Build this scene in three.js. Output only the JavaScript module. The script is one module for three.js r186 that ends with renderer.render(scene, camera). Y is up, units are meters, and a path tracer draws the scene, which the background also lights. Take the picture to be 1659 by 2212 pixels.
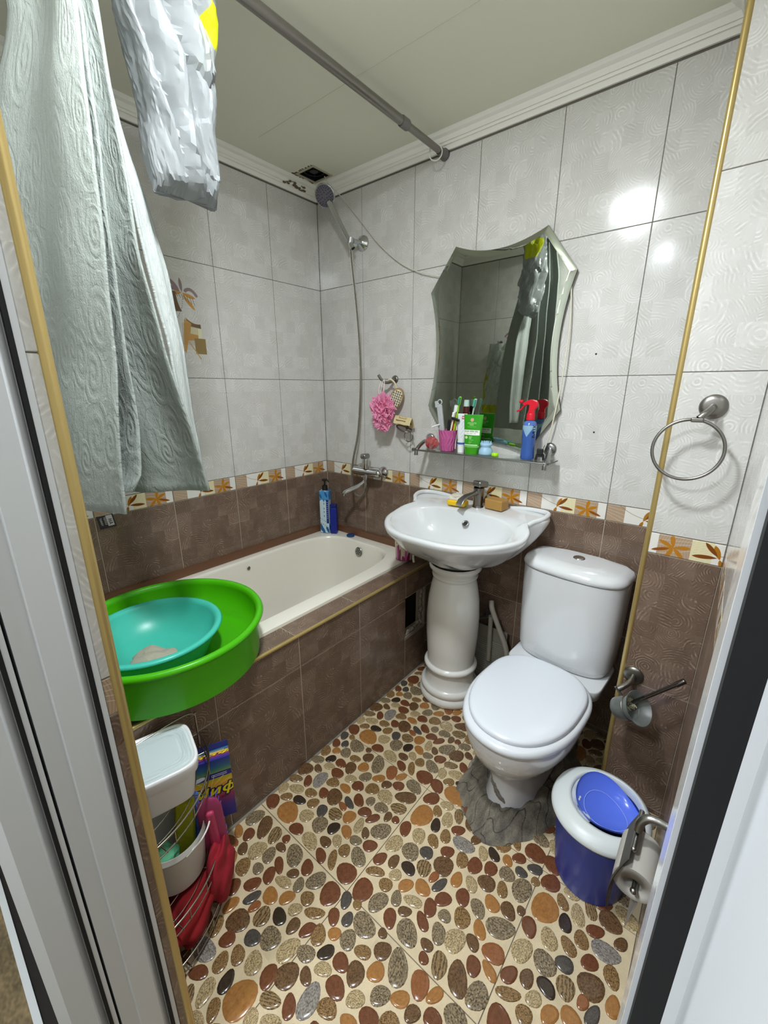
import * as THREE from 'three';
import { mergeGeometries, mergeVertices, toCreasedNormals } from 'three/addons/utils/BufferGeometryUtils.js';
import { RoundedBoxGeometry } from 'three/addons/geometries/RoundedBoxGeometry.js';
import { RectAreaLightUniformsLib } from 'three/addons/lights/RectAreaLightUniformsLib.js';
import { ImprovedNoise } from 'three/addons/math/ImprovedNoise.js';

// ---------------------------------------------------------------- camera, light, exposure
const V = (x, y, z) => new THREE.Vector3(x, y, z);
const rad = (d) => d * Math.PI / 180;
const scene = new THREE.Scene();
scene.background = new THREE.Color(0x000000);
const camera = new THREE.PerspectiveCamera(2 * Math.atan(1106 / 900) * 180 / Math.PI, 1659 / 2212, 0.01, 30);
camera.position.set(1.947, 1.503, 1.8);
camera.up.set(0, 1, 0);
{ const yaw = rad(39.4), p = rad(16.6); camera.lookAt(1.947 - Math.sin(yaw) * Math.cos(p), 1.503 - Math.sin(p), 1.8 - Math.cos(yaw) * Math.cos(p)); }
const renderer = new THREE.WebGLRenderer({ antialias: true });
renderer.toneMapping = THREE.LinearToneMapping;
renderer.toneMappingExposure = .95;
renderer.shadowMap.enabled = true;
const LAMP = V(1.3, 2.43, 1.27), LAMP_POWER = 8.4, LAMP_GLOW = .55;      // round ceiling lamp of the bathroom
const HALL = V(1.29, 2.44, 2.45), HALL_POWER = 9, HALL_GLOW = .8;     // ceiling lamp of the hall behind the camera
const LAMP_COLOR = 0xf3faff, HALL_COLOR = 0xeef6ff;

// ---------------------------------------------------------------- helpers
let seed = 7;
function rnd() { seed |= 0; seed = seed + 0x6D2B79F5 | 0; let t = Math.imul(seed ^ seed >>> 15, 1 | seed); t = t + Math.imul(t ^ t >>> 7, 61 | t) ^ t; return ((t ^ t >>> 14) >>> 0) / 4294967296; }
const rr = (a, b) => a + (b - a) * rnd();
const noise = new ImprovedNoise();
const N3 = (x, y, z) => noise.noise(x, y, z);
const clamp = (v, a, b) => Math.min(b, Math.max(a, v));
const lerp = (a, b, t) => a + (b - a) * t;
const smooth = (t) => { t = clamp(t, 0, 1); return t * t * (3 - 2 * t); };
const used = {};
function numbered(name) { used[name] = (used[name] ?? -1) + 1; return used[name] ? name + '_' + String(used[name]).padStart(3, '0') : name; }
function M(geo, mat, name, parent, pos, rot) {
  const m = new THREE.Mesh(geo, mat); m.castShadow = m.receiveShadow = true;
  if (parent) { m.name = name; parent.add(m); } else { m.name = numbered(name); scene.add(m); }
  if (pos) m.position.set(...pos);
  if (rot) m.rotation.set(...rot);
  return m;
}
function tag(o, label, category, group) { o.userData.label = label; o.userData.category = category; if (group) o.userData.group = group; return o; }
function thing(name, label, category, pos = [0, 0, 0], turn = 0, group) {
  const g = new THREE.Group(); g.name = numbered(name); scene.add(g); g.position.set(...pos); g.rotation.y = turn; return tag(g, label, category, group);
}
function struct(name, label, category) { const g = new THREE.Group(); g.name = name; scene.add(g); g.userData = { kind: 'structure', label, category }; return g; }
const bx = (w, h, d, x = 0, y = 0, z = 0) => new THREE.BoxGeometry(w, h, d).translate(x, y, z);
const b2 = (x0, x1, y0, y1, z0, z1) => bx(x1 - x0, y1 - y0, z1 - z0, (x0 + x1) / 2, (y0 + y1) / 2, (z0 + z1) / 2);
const rb = (w, h, d, r, x = 0, y = 0, z = 0, s = 2) => new RoundedBoxGeometry(w, h, d, s, Math.min(r, w / 2.01, h / 2.01, d / 2.01)).translate(x, y, z);
const cyl = (r0, r1, h, s = 20) => new THREE.CylinderGeometry(r0, r1, h, s);
const curve = (pts, closed = false) => new THREE.CatmullRomCurve3(pts.map((p) => V(...p)), closed, 'centripetal');
const tube = (pts, r, seg = 32, rs = 8, closed = false) => new THREE.TubeGeometry(curve(pts, closed), seg, r, rs, closed);
function bar(a, b, r, s = 10) { const A = V(...a), B = V(...b), d = B.clone().sub(A), g = cyl(r, r, d.length(), s); g.applyQuaternion(new THREE.Quaternion().setFromUnitVectors(V(0, 1, 0), d.normalize())); return g.translate((A.x + B.x) / 2, (A.y + B.y) / 2, (A.z + B.z) / 2); }
function lathe(pts, s = 32) { return new THREE.LatheGeometry(pts.map(([r, y]) => new THREE.Vector2(Math.max(r, 0.00001), y)), s); }
function strip(g) { g = g.index ? g.toNonIndexed() : g.clone(); for (const k of Object.keys(g.attributes)) if (!['position', 'normal', 'uv'].includes(k)) g.deleteAttribute(k); if (!g.attributes.uv) g.setAttribute('uv', new THREE.Float32BufferAttribute(new Float32Array(g.attributes.position.count * 2), 2)); return g; }
const merge = (a) => mergeGeometries(a.map(strip));
// closed or open rings of equal length joined into a skin; optional caps (fans)
function skin(rings, { closed = true, cap0 = false, cap1 = false, uv = null } = {}) {
  const n = rings[0].length, P = [], U = [], I = [];
  const cols = closed ? n + 1 : n;
  rings.forEach((r, j) => { for (let i = 0; i < cols; i++) { const p = r[i % n]; P.push(...p); const q = uv ? uv(i / (cols - 1), j / (rings.length - 1), p) : [i / (cols - 1), j / (rings.length - 1)]; U.push(...q); } });
  for (let j = 0; j < rings.length - 1; j++) for (let i = 0; i < cols - 1; i++) { const a = j * cols + i, b = a + 1, c = a + cols, d = c + 1; I.push(a, b, c, b, d, c); }
  const cap = (r, flip) => { const c = [0, 0, 0]; r.forEach((p) => { c[0] += p[0] / n; c[1] += p[1] / n; c[2] += p[2] / n; }); const o = P.length / 3; P.push(...c); U.push(.5, .5); r.forEach((p) => { P.push(...p); U.push(.5, .5); }); for (let i = 0; i < n; i++) { const a = o + 1 + i, b = o + 1 + (i + 1) % n; flip ? I.push(o, b, a) : I.push(o, a, b); } };
  if (cap0) cap(rings[0], true); if (cap1) cap(rings[rings.length - 1], false);
  const g = new THREE.BufferGeometry(); g.setAttribute('position', new THREE.Float32BufferAttribute(P, 3)); g.setAttribute('uv', new THREE.Float32BufferAttribute(U, 2)); g.setIndex(I); g.computeVertexNormals();
  if (closed) { const nn = g.attributes.normal; for (let j = 0; j < rings.length; j++) { const a = j * cols, b = a + cols - 1; const v = V(nn.getX(a) + nn.getX(b), nn.getY(a) + nn.getY(b), nn.getZ(a) + nn.getZ(b)).normalize(); nn.setXYZ(a, v.x, v.y, v.z); nn.setXYZ(b, v.x, v.y, v.z); } }
  return g;
}
// superellipse ring in the xz plane
function sring(y, cx, cz, a, b, e = 2, n = 48, fy = null) { const r = []; for (let i = 0; i < n; i++) { const t = i / n * Math.PI * 2, c = Math.cos(t), s = Math.sin(t); const x = cx + a * Math.sign(c) * Math.abs(c) ** (2 / e), z = cz - b * Math.sign(s) * Math.abs(s) ** (2 / e); r.push([x, fy ? fy(x, z, y) : y, z]); } return r; }
// open sheet with thickness from a grid function (u,v)->[x,y,z]
function sheet(f, nu, nv, th) {
  const P = [], U = [], I = [];
  for (let j = 0; j <= nv; j++) for (let i = 0; i <= nu; i++) { P.push(...f(i / nu, j / nv)); U.push(i / nu, 1 - j / nv); }
  for (let j = 0; j < nv; j++) for (let i = 0; i < nu; i++) { const a = j * (nu + 1) + i, b = a + 1, c = a + nu + 1, d = c + 1; I.push(a, c, b, b, c, d); }
  const g = new THREE.BufferGeometry(); g.setAttribute('position', new THREE.Float32BufferAttribute(P, 3)); g.setAttribute('uv', new THREE.Float32BufferAttribute(U, 2)); g.setIndex(I); g.computeVertexNormals();
  if (!th) return g;
  const n = (nu + 1) * (nv + 1), nn = g.attributes.normal, P2 = P.slice(), U2 = U.slice(), I2 = I.slice();
  for (let i = 0; i < n; i++) { P2.push(P[i * 3] - nn.getX(i) * th, P[i * 3 + 1] - nn.getY(i) * th, P[i * 3 + 2] - nn.getZ(i) * th); U2.push(U[i * 2], U[i * 2 + 1]); }
  for (let k = 0; k < I.length; k += 3) I2.push(I[k] + n, I[k + 2] + n, I[k + 1] + n);
  const rim = []; for (let i = 0; i < nu; i++) rim.push([i, i + 1]); for (let j = 0; j < nv; j++) rim.push([j * (nu + 1) + nu, (j + 1) * (nu + 1) + nu]); for (let i = nu; i > 0; i--) rim.push([nv * (nu + 1) + i, nv * (nu + 1) + i - 1]); for (let j = nv; j > 0; j--) rim.push([j * (nu + 1), (j - 1) * (nu + 1)]);
  for (const [a, b] of rim) I2.push(a, b, a + n, b, b + n, a + n);
  const h = new THREE.BufferGeometry(); h.setAttribute('position', new THREE.Float32BufferAttribute(P2, 3)); h.setAttribute('uv', new THREE.Float32BufferAttribute(U2, 2)); h.setIndex(I2); h.computeVertexNormals(); return h;
}
function extr(shape, depth, bevel = 0, seg = 12) { return new THREE.ExtrudeGeometry(shape, { depth, curveSegments: seg, bevelEnabled: bevel > 0, bevelThickness: bevel, bevelSize: bevel, bevelSegments: 2 }); }
function poly(pts) { const s = new THREE.Shape(); pts.forEach(([x, y], i) => i ? s.lineTo(x, y) : s.moveTo(x, y)); s.closePath(); return s; }
function dataTex(w, h, fn, { srgb = true, repeat = null } = {}) {
  const d = new Uint8Array(w * h * 4);
  for (let y = 0; y < h; y++) for (let x = 0; x < w; x++) { const c = fn(x / w, y / h, x, y), o = (y * w + x) * 4; d[o] = clamp(c[0], 0, 255); d[o + 1] = clamp(c[1], 0, 255); d[o + 2] = clamp(c[2], 0, 255); d[o + 3] = c.length > 3 ? c[3] : 255; }
  const t = new THREE.DataTexture(d, w, h); t.colorSpace = srgb ? THREE.SRGBColorSpace : THREE.NoColorSpace; t.magFilter = THREE.LinearFilter; t.minFilter = THREE.LinearMipmapLinearFilter; t.generateMipmaps = true; t.wrapS = t.wrapT = THREE.RepeatWrapping; if (repeat) t.repeat.set(...repeat); t.needsUpdate = true; return t;
}
function canvasTex(w, h, draw) { const c = document.createElement('canvas'); c.width = w; c.height = h; const g = c.getContext('2d'); draw(g, w, h); const t = new THREE.CanvasTexture(c); t.colorSpace = THREE.SRGBColorSpace; t.wrapS = t.wrapT = THREE.RepeatWrapping; return t; }
const std = (color, roughness = .5, o = {}) => new THREE.MeshStandardMaterial({ color, roughness, ...o });
const phy = (color, roughness = .5, o = {}) => new THREE.MeshPhysicalMaterial({ color, roughness, ...o });
const fbm = (x, y, z = 0) => N3(x, y, z) * .55 + N3(x * 2.1, y * 2.1, z + 7) * .28 + N3(x * 4.3, y * 4.3, z + 13) * .17;

// ---------------------------------------------------------------- materials
// printed end-grain mosaic of the wall tiles (same print in a pale and a brown glaze)
function mosaic(base, dark, light, amount, sd) {
  seed = sd; const R = 8, rows = [];
  for (let r = 0; r < R; r++) { const c = []; let x = -rnd() * .2; while (x < 1.2) { const w = rr(.13, .26), far = rnd() > .45 ? rr(1.5, 5) : rr(.3, 1), an = rr(0, 6.28); c.push({ x0: x, x1: x + w, cx: x + w * .5 + Math.cos(an) * far * .11, cy: (r + .5) / R + Math.sin(an) * far * .08, f: rr(150, 300), t: rr(-1, 1), ph: rr(0, 6), s: rr(.25, 1) }); x += w; } rows.push(c); }
  return dataTex(320, 480, (u, v) => {
    const vv = v * R, r = Math.min(R - 1, Math.floor(vv)); let b = rows[r][0]; for (const c of rows[r]) if (u >= c.x0 && u < c.x1) b = c;
    const dx = (u - b.cx), dy = (v - b.cy) * 1.49, d = Math.hypot(dx, dy) + .01 * fbm(u * 9, v * 13, b.f);
    let s = Math.sin(d * b.f + b.ph + 1.8 * fbm(u * 14, v * 20, 3)); s = s > 0 ? s ** 3 : -(Math.abs(s) ** 1.5) * .5;
    const breakup = smooth(.35 + 2.2 * fbm(u * 16 + b.ph, v * 24, b.ph)), m = fbm(u * 5, v * 7, 21);
    const k = s * breakup * amount * (.5 + b.s) * 1.25 + b.t * amount * .36 + m * amount * .7 + (rnd() - .5) * amount * .35;
    const e = k > 0 ? k : -k, q = k > 0 ? light : dark;
    return [0, 1, 2].map((i) => base[i] + (q[i] - base[i]) * Math.min(1, e));
  });
}
const TEX_PALE = mosaic([205, 203, 198], [180, 177, 171], [231, 229, 225], .5, 11);
const TEX_BROWN = mosaic([118, 98, 84], [82, 65, 54], [170, 150, 134], .58, 23);
const BUMP_WAVE = dataTex(128, 128, (u, v) => { const k = 128 + 110 * (N3(u * 4 + .3, v * 4, 2) * .7 + N3(u * 9, v * 9, 5) * .3); return [k, k, k]; }, { srgb: false });
const PALE = phy(0xffffff, .13, { map: TEX_PALE, bumpMap: BUMP_WAVE, bumpScale: .0006, specularIntensity: .9 });
const BROWN = phy(0xffffff, .2, { map: TEX_BROWN, bumpMap: BUMP_WAVE, bumpScale: .0005, specularIntensity: .7 });
const GROUT_DARK = std(0x6b655d, .9), GROUT_PALE = std(0xb5a893, .9), PLASTER = std(0xb9b4a8, .9);
const GOLD = std(0xbfa76b, .32, { metalness: .55 });
const CHROME = std(0xc9cbcc, .1, { metalness: 1 }), CHROME_DULL = std(0x9a9a97, .28, { metalness: 1 }), STEEL = std(0x8d8a85, .34, { metalness: 1 });
const CERAMIC = phy(0xdcdedf, .12, { clearcoat: .5, clearcoatRoughness: .05 });
const CERAMIC_OLD = phy(0xefeee9, .16, { clearcoat: .4, clearcoatRoughness: .08 });
const PVC = std(0xcdd0d3, .35), BLACK = std(0x0b0b0d, .6), RUBBER = std(0x07070a, .8);
const WHITE_PL = phy(0xe8e8e6, .35);
const PAINT = std(0xd8d5cc, .85);
// ---------------------------------------------------------------- the room
const TW = .324, TH = .484, CEIL = 2.505, ZF = 1.632, XR = 2.0, PIER_X = 1.799, PIER_Z = .284, DOOR_L = 1.253, DOOR_R = 1.956, DOOR_TOP = 2.38;
const tileCache = new Map();
function tileGeo(w, h, uv, t = .006) {
  const key = [w, h, ...uv].map((v) => v.toFixed(4)).join(); if (tileCache.has(key)) return tileCache.get(key);
  const c = .0012, [u0, v0, u1, v1] = uv, P = [], U = [], I = [];
  const A = [[0, 0], [w, 0], [w, h], [0, h]], B = [[c, c], [w - c, c], [w - c, h - c], [c, h - c]];
  B.forEach(([x, y]) => { P.push(x, y, 0); U.push(lerp(u0, u1, x / w), lerp(v0, v1, y / h)); }); I.push(0, 1, 2, 0, 2, 3);
  for (let i = 0; i < 4; i++) { const j = (i + 1) % 4, o = P.length / 3; for (const [q, z] of [[A[i], -c], [A[j], -c], [B[j], 0], [B[i], 0]]) { P.push(q[0], q[1], z); U.push(lerp(u0, u1, q[0] / w), lerp(v0, v1, q[1] / h)); } I.push(o, o + 1, o + 2, o, o + 2, o + 3); const k = P.length / 3; for (const [q, z] of [[A[i], -t], [A[j], -t], [A[j], -c], [A[i], -c]]) { P.push(q[0], q[1], z); U.push(u0, v0); } I.push(k, k + 1, k + 2, k, k + 2, k + 3); }
  const g = new THREE.BufferGeometry(); g.setAttribute('position', new THREE.Float32BufferAttribute(P, 3)); g.setAttribute('uv', new THREE.Float32BufferAttribute(U, 2)); g.setIndex(I); const n = g.toNonIndexed(); n.computeVertexNormals(); tileCache.set(key, n); return n;
}
// border tile print: wood square, white, cream with leaves, wood with an orange flower
function leaf(g, x, y, l, w, a) { g.save(); g.translate(x, y); g.rotate(a); g.beginPath(); g.moveTo(0, 0); g.bezierCurveTo(l * .3, -w, l * .8, -w, l, 0); g.bezierCurveTo(l * .8, w, l * .3, w, 0, 0); g.fill(); g.restore(); }
const TEX_BORDER = canvasTex(648, 140, (g, w, h) => {
  g.fillStyle = '#e4e1da'; g.fillRect(0, 0, w, h);
  const wood = (x, ww) => { g.fillStyle = '#b39b82'; g.fillRect(x, 0, ww, h); g.strokeStyle = '#9b8068'; g.lineWidth = 2; for (let i = 0; i < 14; i++) { g.beginPath(); g.moveTo(x + i * ww / 12 - 10, 0); g.quadraticCurveTo(x + i * ww / 12 + 18, h / 2, x + i * ww / 12 - 4, h); g.stroke(); } g.strokeStyle = '#d8cbb8'; for (let i = 0; i < 5; i++) { g.beginPath(); g.moveTo(x + ww, h - i * 34); g.lineTo(x, h - i * 20 - 60); g.stroke(); } };
  g.save(); g.beginPath(); g.rect(0, 0, 130, h); g.clip(); wood(0, 130); g.restore();
  g.fillStyle = '#e0d7b0'; g.fillRect(300, 0, 110, h);
  g.fillStyle = '#d3c89a'; for (let i = 0; i < 90; i++) { g.fillRect(300 + (i * 37 % 108), (i * 53) % h, 3, 7); }
  g.strokeStyle = '#8c6a48'; g.lineWidth = 3; g.beginPath(); g.moveTo(90, 0); g.quadraticCurveTo(170, 60, 262, 78); g.stroke();
  g.fillStyle = '#a9701f'; leaf(g, 262, 100, 95, 20, -2.2 + 1.0); leaf(g, 262, 100, 60, 16, 1.9);
  g.fillStyle = '#7a4312'; leaf(g, 275, 82, 105, 17, -.85); leaf(g, 275, 92, 125, 17, .1);
  g.save(); g.beginPath(); g.rect(410, 0, 175, h); g.clip(); wood(410, 175);
  for (const a of [-1.4, -.45, .35, 1.2, 2.3, 3.3]) { g.fillStyle = '#b5781f'; leaf(g, 500, 78, 92, 17, a); }
  g.strokeStyle = '#8f5a12'; g.lineWidth = 2; for (let i = 0; i < 0; i++) { } g.restore();
  g.fillStyle = '#8a4d15'; leaf(g, 520, 88, 100, 14, .3);
});
TEX_BORDER.wrapS = THREE.ClampToEdgeWrapping;
const BORDER = phy(0xffffff, .14, { map: TEX_BORDER, specularIntensity: .9 });
// the decor tile with the palm
const TEX_PALM = (() => {
  const src = TEX_PALE.image, c = document.createElement('canvas'); c.width = 320; c.height = 480; const g = c.getContext('2d'), im = g.createImageData(320, 480);
  for (let y = 0; y < 480; y++) for (let x = 0; x < 320; x++) for (let k = 0; k < 4; k++) im.data[(y * 320 + x) * 4 + k] = src.data[((479 - y) * 320 + x) * 4 + k];
  g.putImageData(im, 0, 0);
  g.fillStyle = '#8f7a7c'; leaf(g, 160, 128, 56, 9, -1.65); leaf(g, 152, 128, 62, 11, -2.3); leaf(g, 150, 126, 60, 10, -2.8); g.save(); g.translate(170, 126); g.strokeStyle = '#8f7a7c'; g.lineWidth = 13; g.lineCap = 'round'; g.beginPath(); g.moveTo(6, -6); g.quadraticCurveTo(30, -26, 54, 8); g.stroke(); g.restore();
  g.fillStyle = '#c08d48'; leaf(g, 160, 132, 60, 10, .25); leaf(g, 160, 136, 78, 10, .85); leaf(g, 160, 130, 60, 9, 3.0);
  g.strokeStyle = '#7b5a32'; g.lineWidth = 2; for (let i = 0; i < 9; i++) { g.beginPath(); g.moveTo(108 + i * 12, 128 + i * 2); g.lineTo(116 + i * 12, 136 + i * 5); g.stroke(); }
  g.setLineDash([4, 5]); g.strokeStyle = '#7d7a74'; g.lineWidth = 3; g.beginPath(); g.moveTo(160, 145); g.quadraticCurveTo(158, 200, 120, 240); g.stroke(); g.setLineDash([]);
  g.fillStyle = '#6b5238'; g.beginPath(); g.moveTo(110, 128); g.lineTo(132, 128); g.quadraticCurveTo(134, 180, 152, 205); g.lineTo(110, 208); g.fill(); g.beginPath(); g.moveTo(160, 226); g.quadraticCurveTo(190, 256, 228, 250); g.lineTo(229, 268); g.lineTo(180, 262); g.fill();
  g.fillStyle = '#d8d3b2'; g.fillRect(178, 268, 52, 40);
  g.fillStyle = '#c3944f'; g.beginPath(); g.moveTo(156, 232); g.lineTo(186, 250); g.lineTo(176, 292); g.lineTo(212, 296); g.lineTo(212, 318); g.lineTo(164, 322); g.lineTo(148, 376); g.lineTo(140, 366); g.lineTo(146, 300); g.fill();
  g.strokeStyle = '#8a6430'; g.lineWidth = 2; for (let i = 0; i < 12; i++) { g.beginPath(); g.moveTo(146 + i * 6, 250); g.lineTo(140 + i * 6, 340); g.globalAlpha = .55; g.stroke(); g.globalAlpha = 1; }
  g.fillStyle = '#8d7648'; g.fillRect(192, 310, 52, 66); g.strokeStyle = '#c09a58'; g.lineWidth = 5; g.beginPath(); g.moveTo(166, 326); g.lineTo(214, 398); g.stroke();
  const t = new THREE.CanvasTexture(c); t.colorSpace = THREE.SRGBColorSpace; return t;
})();
const PALM = phy(0xffffff, .13, { map: TEX_PALM, specularIntensity: .9 });
const ROWS = [[.002, .024, 'b', 0], [.024, .508, 'b', 0], [.508, .992, 'b', 0], [.992, 1.0616, 'd', 0], [1.0616, 1.5456, 'p', 0], [1.5456, 2.0296, 'p', 0], [2.0296, 2.5136, 'p', 0]];
// tiles in a wall plane: U0..U1 along the wall, joints at j0 + k*TW, local frame given by pos and turn
let flip = 0;
function tiles(parent, pos, turn, U0, U1, j0, rows = ROWS, extra = {}) {
  const ux = [Math.cos(turn), -Math.sin(turn)], C = turn;
  for (const [v0, v1f, kind] of rows) {
    const v1 = Math.min(v1f, extra.top ?? 2.4495);
    for (let k = -12; k < 14; k++) {
      const a = j0 + k * TW, u0 = Math.max(U0, a), u1 = Math.min(U1, a + TW); if (u1 - u0 < .008) continue;
      const g2 = kind === 'p' ? .0011 : .0016, w = u1 - u0 - 2 * g2, h = v1 - v0 - 2 * g2; if (w < .004 || h < .004) continue;
      const full = v1f - v0 > .4 ? TH : v1f - v0, fl = kind === 'd' ? (extra.flip ?? 0) : (flip = (flip * 5 + 3) % 7) & 1;
      let a0 = (u0 - a) / TW, a1 = (u1 - a) / TW, c0 = kind === 'b' && v0 < .01 ? .95 : 0, c1 = c0 ? 1 : (v1 - v0) / full;
      if (fl) { a0 = 1 - a0; a1 = 1 - a1; }
      let mat = kind === 'b' ? BROWN : kind === 'd' ? BORDER : PALE;
      if (extra.palm && kind === 'p' && Math.abs(v0 - 1.5456) < .01 && k === extra.palm) { mat = PALM; if (a0 > a1) [a0, a1] = [a1, a0]; }
      const m = M(tileGeo(w, h, [a0, c0, a1, c1]), mat, kind === 'd' ? 'border_tile' : 'tile', parent);
      m.rotation.y = C; const q = u0 + g2; m.position.set(pos[0] + ux[0] * q, v0 + g2, pos[2] + ux[1] * q);
    }
  }
}
const R90 = Math.PI / 2;
{ // wall_back: z = 0
  const w = struct('wall_back', 'back wall of pale tiles over brown tiles behind the mirror and basin', 'wall');
  M(b2(-.16, 2.16, 0, .992, -.14, -.0022), GROUT_PALE, 'lower_grout', w); M(b2(-.16, 2.16, .992, 2.6, -.14, -.002), GROUT_DARK, 'upper_grout', w);
  tiles(w, [0, 0, 0], 0, 0, PIER_X, 0);
  for (const [x, y] of [[1.533, 1.336], [1.502, 1.625]]) M(cyl(.0035, .0035, .002, 12).rotateX(R90), BLACK, 'drill_hole', w, [x, y, .0002]);
}
{ // wall_left: x = 0, local u runs along -z from z = ZF
  const w = struct('wall_left', 'left wall of pale tiles over brown tiles beside the bathtub', 'wall');
  M(b2(-.14, -.0022, 0, .992, -.0022, ZF + .1), GROUT_PALE, 'lower_grout', w); M(b2(-.14, -.002, .992, 2.6, -.002, ZF + .1), GROUT_DARK, 'upper_grout', w);
  const n = Math.ceil(ZF / TW); tiles(w, [0, 0, ZF], R90, 0, ZF, ZF - n * TW, ROWS, { palm: n - 3, flip: 0 });
}
{ // pier in the right corner
  const w = struct('wall_pier', 'tiled pier in the right corner beside the cistern', 'wall');
  M(b2(PIER_X + .0022, 2.16, 0, .992, -.0, PIER_Z - .0022), GROUT_PALE, 'lower_grout', w); M(b2(PIER_X + .002, 2.16, .992, 2.6, 0, PIER_Z - .002), GROUT_DARK, 'upper_grout', w);
  tiles(w, [0, 0, PIER_Z], 0, PIER_X, XR, PIER_X, ROWS, { flip: 1 });
  tiles(w, [PIER_X, 0, 0], -R90, 0, PIER_Z, PIER_Z - TW);
}
{ // wall_right: x = XR, local u runs along +z
  const w = struct('wall_right', 'narrow right wall of tiles by the toilet paper holder', 'wall');
  M(b2(XR + .0022, 2.16, 0, .992, PIER_Z, ZF + .1), GROUT_PALE, 'lower_grout', w); M(b2(XR + .002, 2.16, .992, 2.6, PIER_Z, ZF + .1), GROUT_DARK, 'upper_grout', w);
  tiles(w, [XR, 0, 0], -R90, PIER_Z, ZF, PIER_Z);
}
{ // wall_front with the door opening; local u runs along -x from x = DOOR_L
  const w = struct('wall_front', 'front wall with the doorway, tiled on the inside', 'wall');
  M(b2(-.16, DOOR_L - .002, 0, .992, ZF + .0022, ZF + .0245), GROUT_PALE, 'lower_grout', w); M(b2(-.16, DOOR_L - .002, .992, 2.6, ZF + .002, ZF + .0245), GROUT_DARK, 'upper_grout', w); M(b2(-.16, 1.19, 0, 2.6, ZF + .0245, ZF + .1), PAINT, 'masonry', w);
  M(merge([b2(DOOR_R + .002, 2.16, 0, 2.6, ZF + .002, ZF + .0345), b2(2.05, 2.16, 0, 2.6, ZF + .0345, ZF + .1)]), PAINT, 'right_jamb', w); M(b2(DOOR_L - .002, DOOR_R + .002, DOOR_TOP, 2.6, ZF + .002, ZF + .1), PAINT, 'lintel', w);
  tiles(w, [DOOR_L, 0, ZF], Math.PI, 0, DOOR_L, DOOR_L - 4 * TW, ROWS, { palm: 2 });
  tiles(w, [DOOR_L, 0, ZF + .025], R90, 0, .025, 0);
  tiles(w, [DOOR_R, 0, ZF], -R90, ZF - ZF, .034, 0);
}
// ceiling with the square vent hole
const VENT = [.088, .196, .088, .196];
{
  const s = poly([[-.16, -.16], [2.16, -.16], [2.16, ZF + .1], [-.16, ZF + .1]]); const h = new THREE.Path(); h.moveTo(VENT[0], VENT[2]); h.lineTo(VENT[0], VENT[3]); h.lineTo(VENT[1], VENT[3]); h.lineTo(VENT[1], VENT[2]); h.closePath(); s.holes.push(h);
  const g = extr(s, .06).rotateX(R90).translate(0, CEIL + .06, 0);
  const m = M(g, std(0xe6e4d2, .6, { bumpMap: dataTex(128, 128, (u, v) => { const k = 128 + 60 * N3(u * 6, v * 6, 1) + rr(-10, 10); return [k, k, k]; }, { srgb: false }), bumpScale: .0008 }), 'panel', null); scene.remove(m);
  const c = struct('ceiling', 'plain greyish satin ceiling with a small vent hole', 'ceiling'); m.name = 'panel'; c.add(m);
  M(b2(.2, 1.9, CEIL - .0005, CEIL + .002, .4985, .5), std(0xc4c1ae, .6), 'seam', c); M(b2(.2, 1.9, CEIL - .0005, CEIL + .002, .9985, 1.0), std(0xc4c1ae, .6), 'seam', c);
}
{ // crown moulding
  const MOULD = std(0xf2f0e7, .55), prof = poly([[0, -.05], [.008, -.05], [.01, -.046], [.016, -.034], [.022, -.036], [.026, -.026], [.03, -.028], [.038, -.014], [.05, -.009], [.056, -.004], [.062, 0], [0, 0]]);
  const c = struct('trim_1', 'white stepped crown moulding under the ceiling', 'moulding');
  const run = (len) => extr(prof, len);
  M(run(PIER_X), MOULD, 'moulding', c, [0, CEIL, 0], [0, -R90, 0]).scale.set(1, 1, -1);
  M(run(ZF), MOULD, 'moulding', c, [0, CEIL, 0], [0, 0, 0]);
  M(run(XR - PIER_X), MOULD, 'moulding', c, [PIER_X, CEIL, PIER_Z], [0, -R90, 0]).scale.set(1, 1, -1);
  M(run(PIER_Z), MOULD, 'moulding', c, [PIER_X, CEIL, PIER_Z], [0, Math.PI, 0]);
  M(run(ZF - PIER_Z), MOULD, 'moulding', c, [XR, CEIL, ZF], [0, Math.PI, 0]);
  M(run(XR), MOULD, 'moulding', c, [0, CEIL, ZF], [0, R90, 0]);
}
{ // crusts of black mould round the vent corner
  seed = 777; const blobs = (list, place) => list.map(([a, b, r]) => { const g = new THREE.IcosahedronGeometry(r, 2), q = g.attributes.position; for (let i = 0; i < q.count; i++) { const k = 1 + .5 * N3(q.getX(i) * 90 + a * 70, q.getY(i) * 90, q.getZ(i) * 90 + b * 70); q.setXYZ(i, q.getX(i) * k, q.getY(i) * k, q.getZ(i) * k); } g.computeVertexNormals(); return place(g, a, b); });
  const c = scene.getObjectByName('ceiling'), spots = []; for (let i = 0; i < 34; i++) { const t = rnd(); spots.push(rnd() > .45 ? [.068 + rr(-.004, .006), lerp(.08, .25, t), rr(.002, .007)] : [lerp(.07, .2, t), .2 + rr(-.002, .012), rr(.0015, .005)]); }
  M(merge(blobs(spots, (g, x, z) => g.scale(1, .12, 1.6).translate(x, CEIL - .0004, z))), std(0x5a4c38, .95), 'mould_stain', c);
  const m = scene.getObjectByName('trim_1'), side = []; for (let i = 0; i < 26; i++) side.push([rr(-.008, .008), lerp(.1, .24, rnd()), rr(.002, .006)]);
  M(merge(blobs(side, (g, y, z) => g.scale(.2, 1, 2.2).rotateZ(-.7).translate(.0315 + y * .9, CEIL - .0275 + y * .9, z))), std(0x6a5c48, .95), 'mould_stain', m);
}
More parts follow.
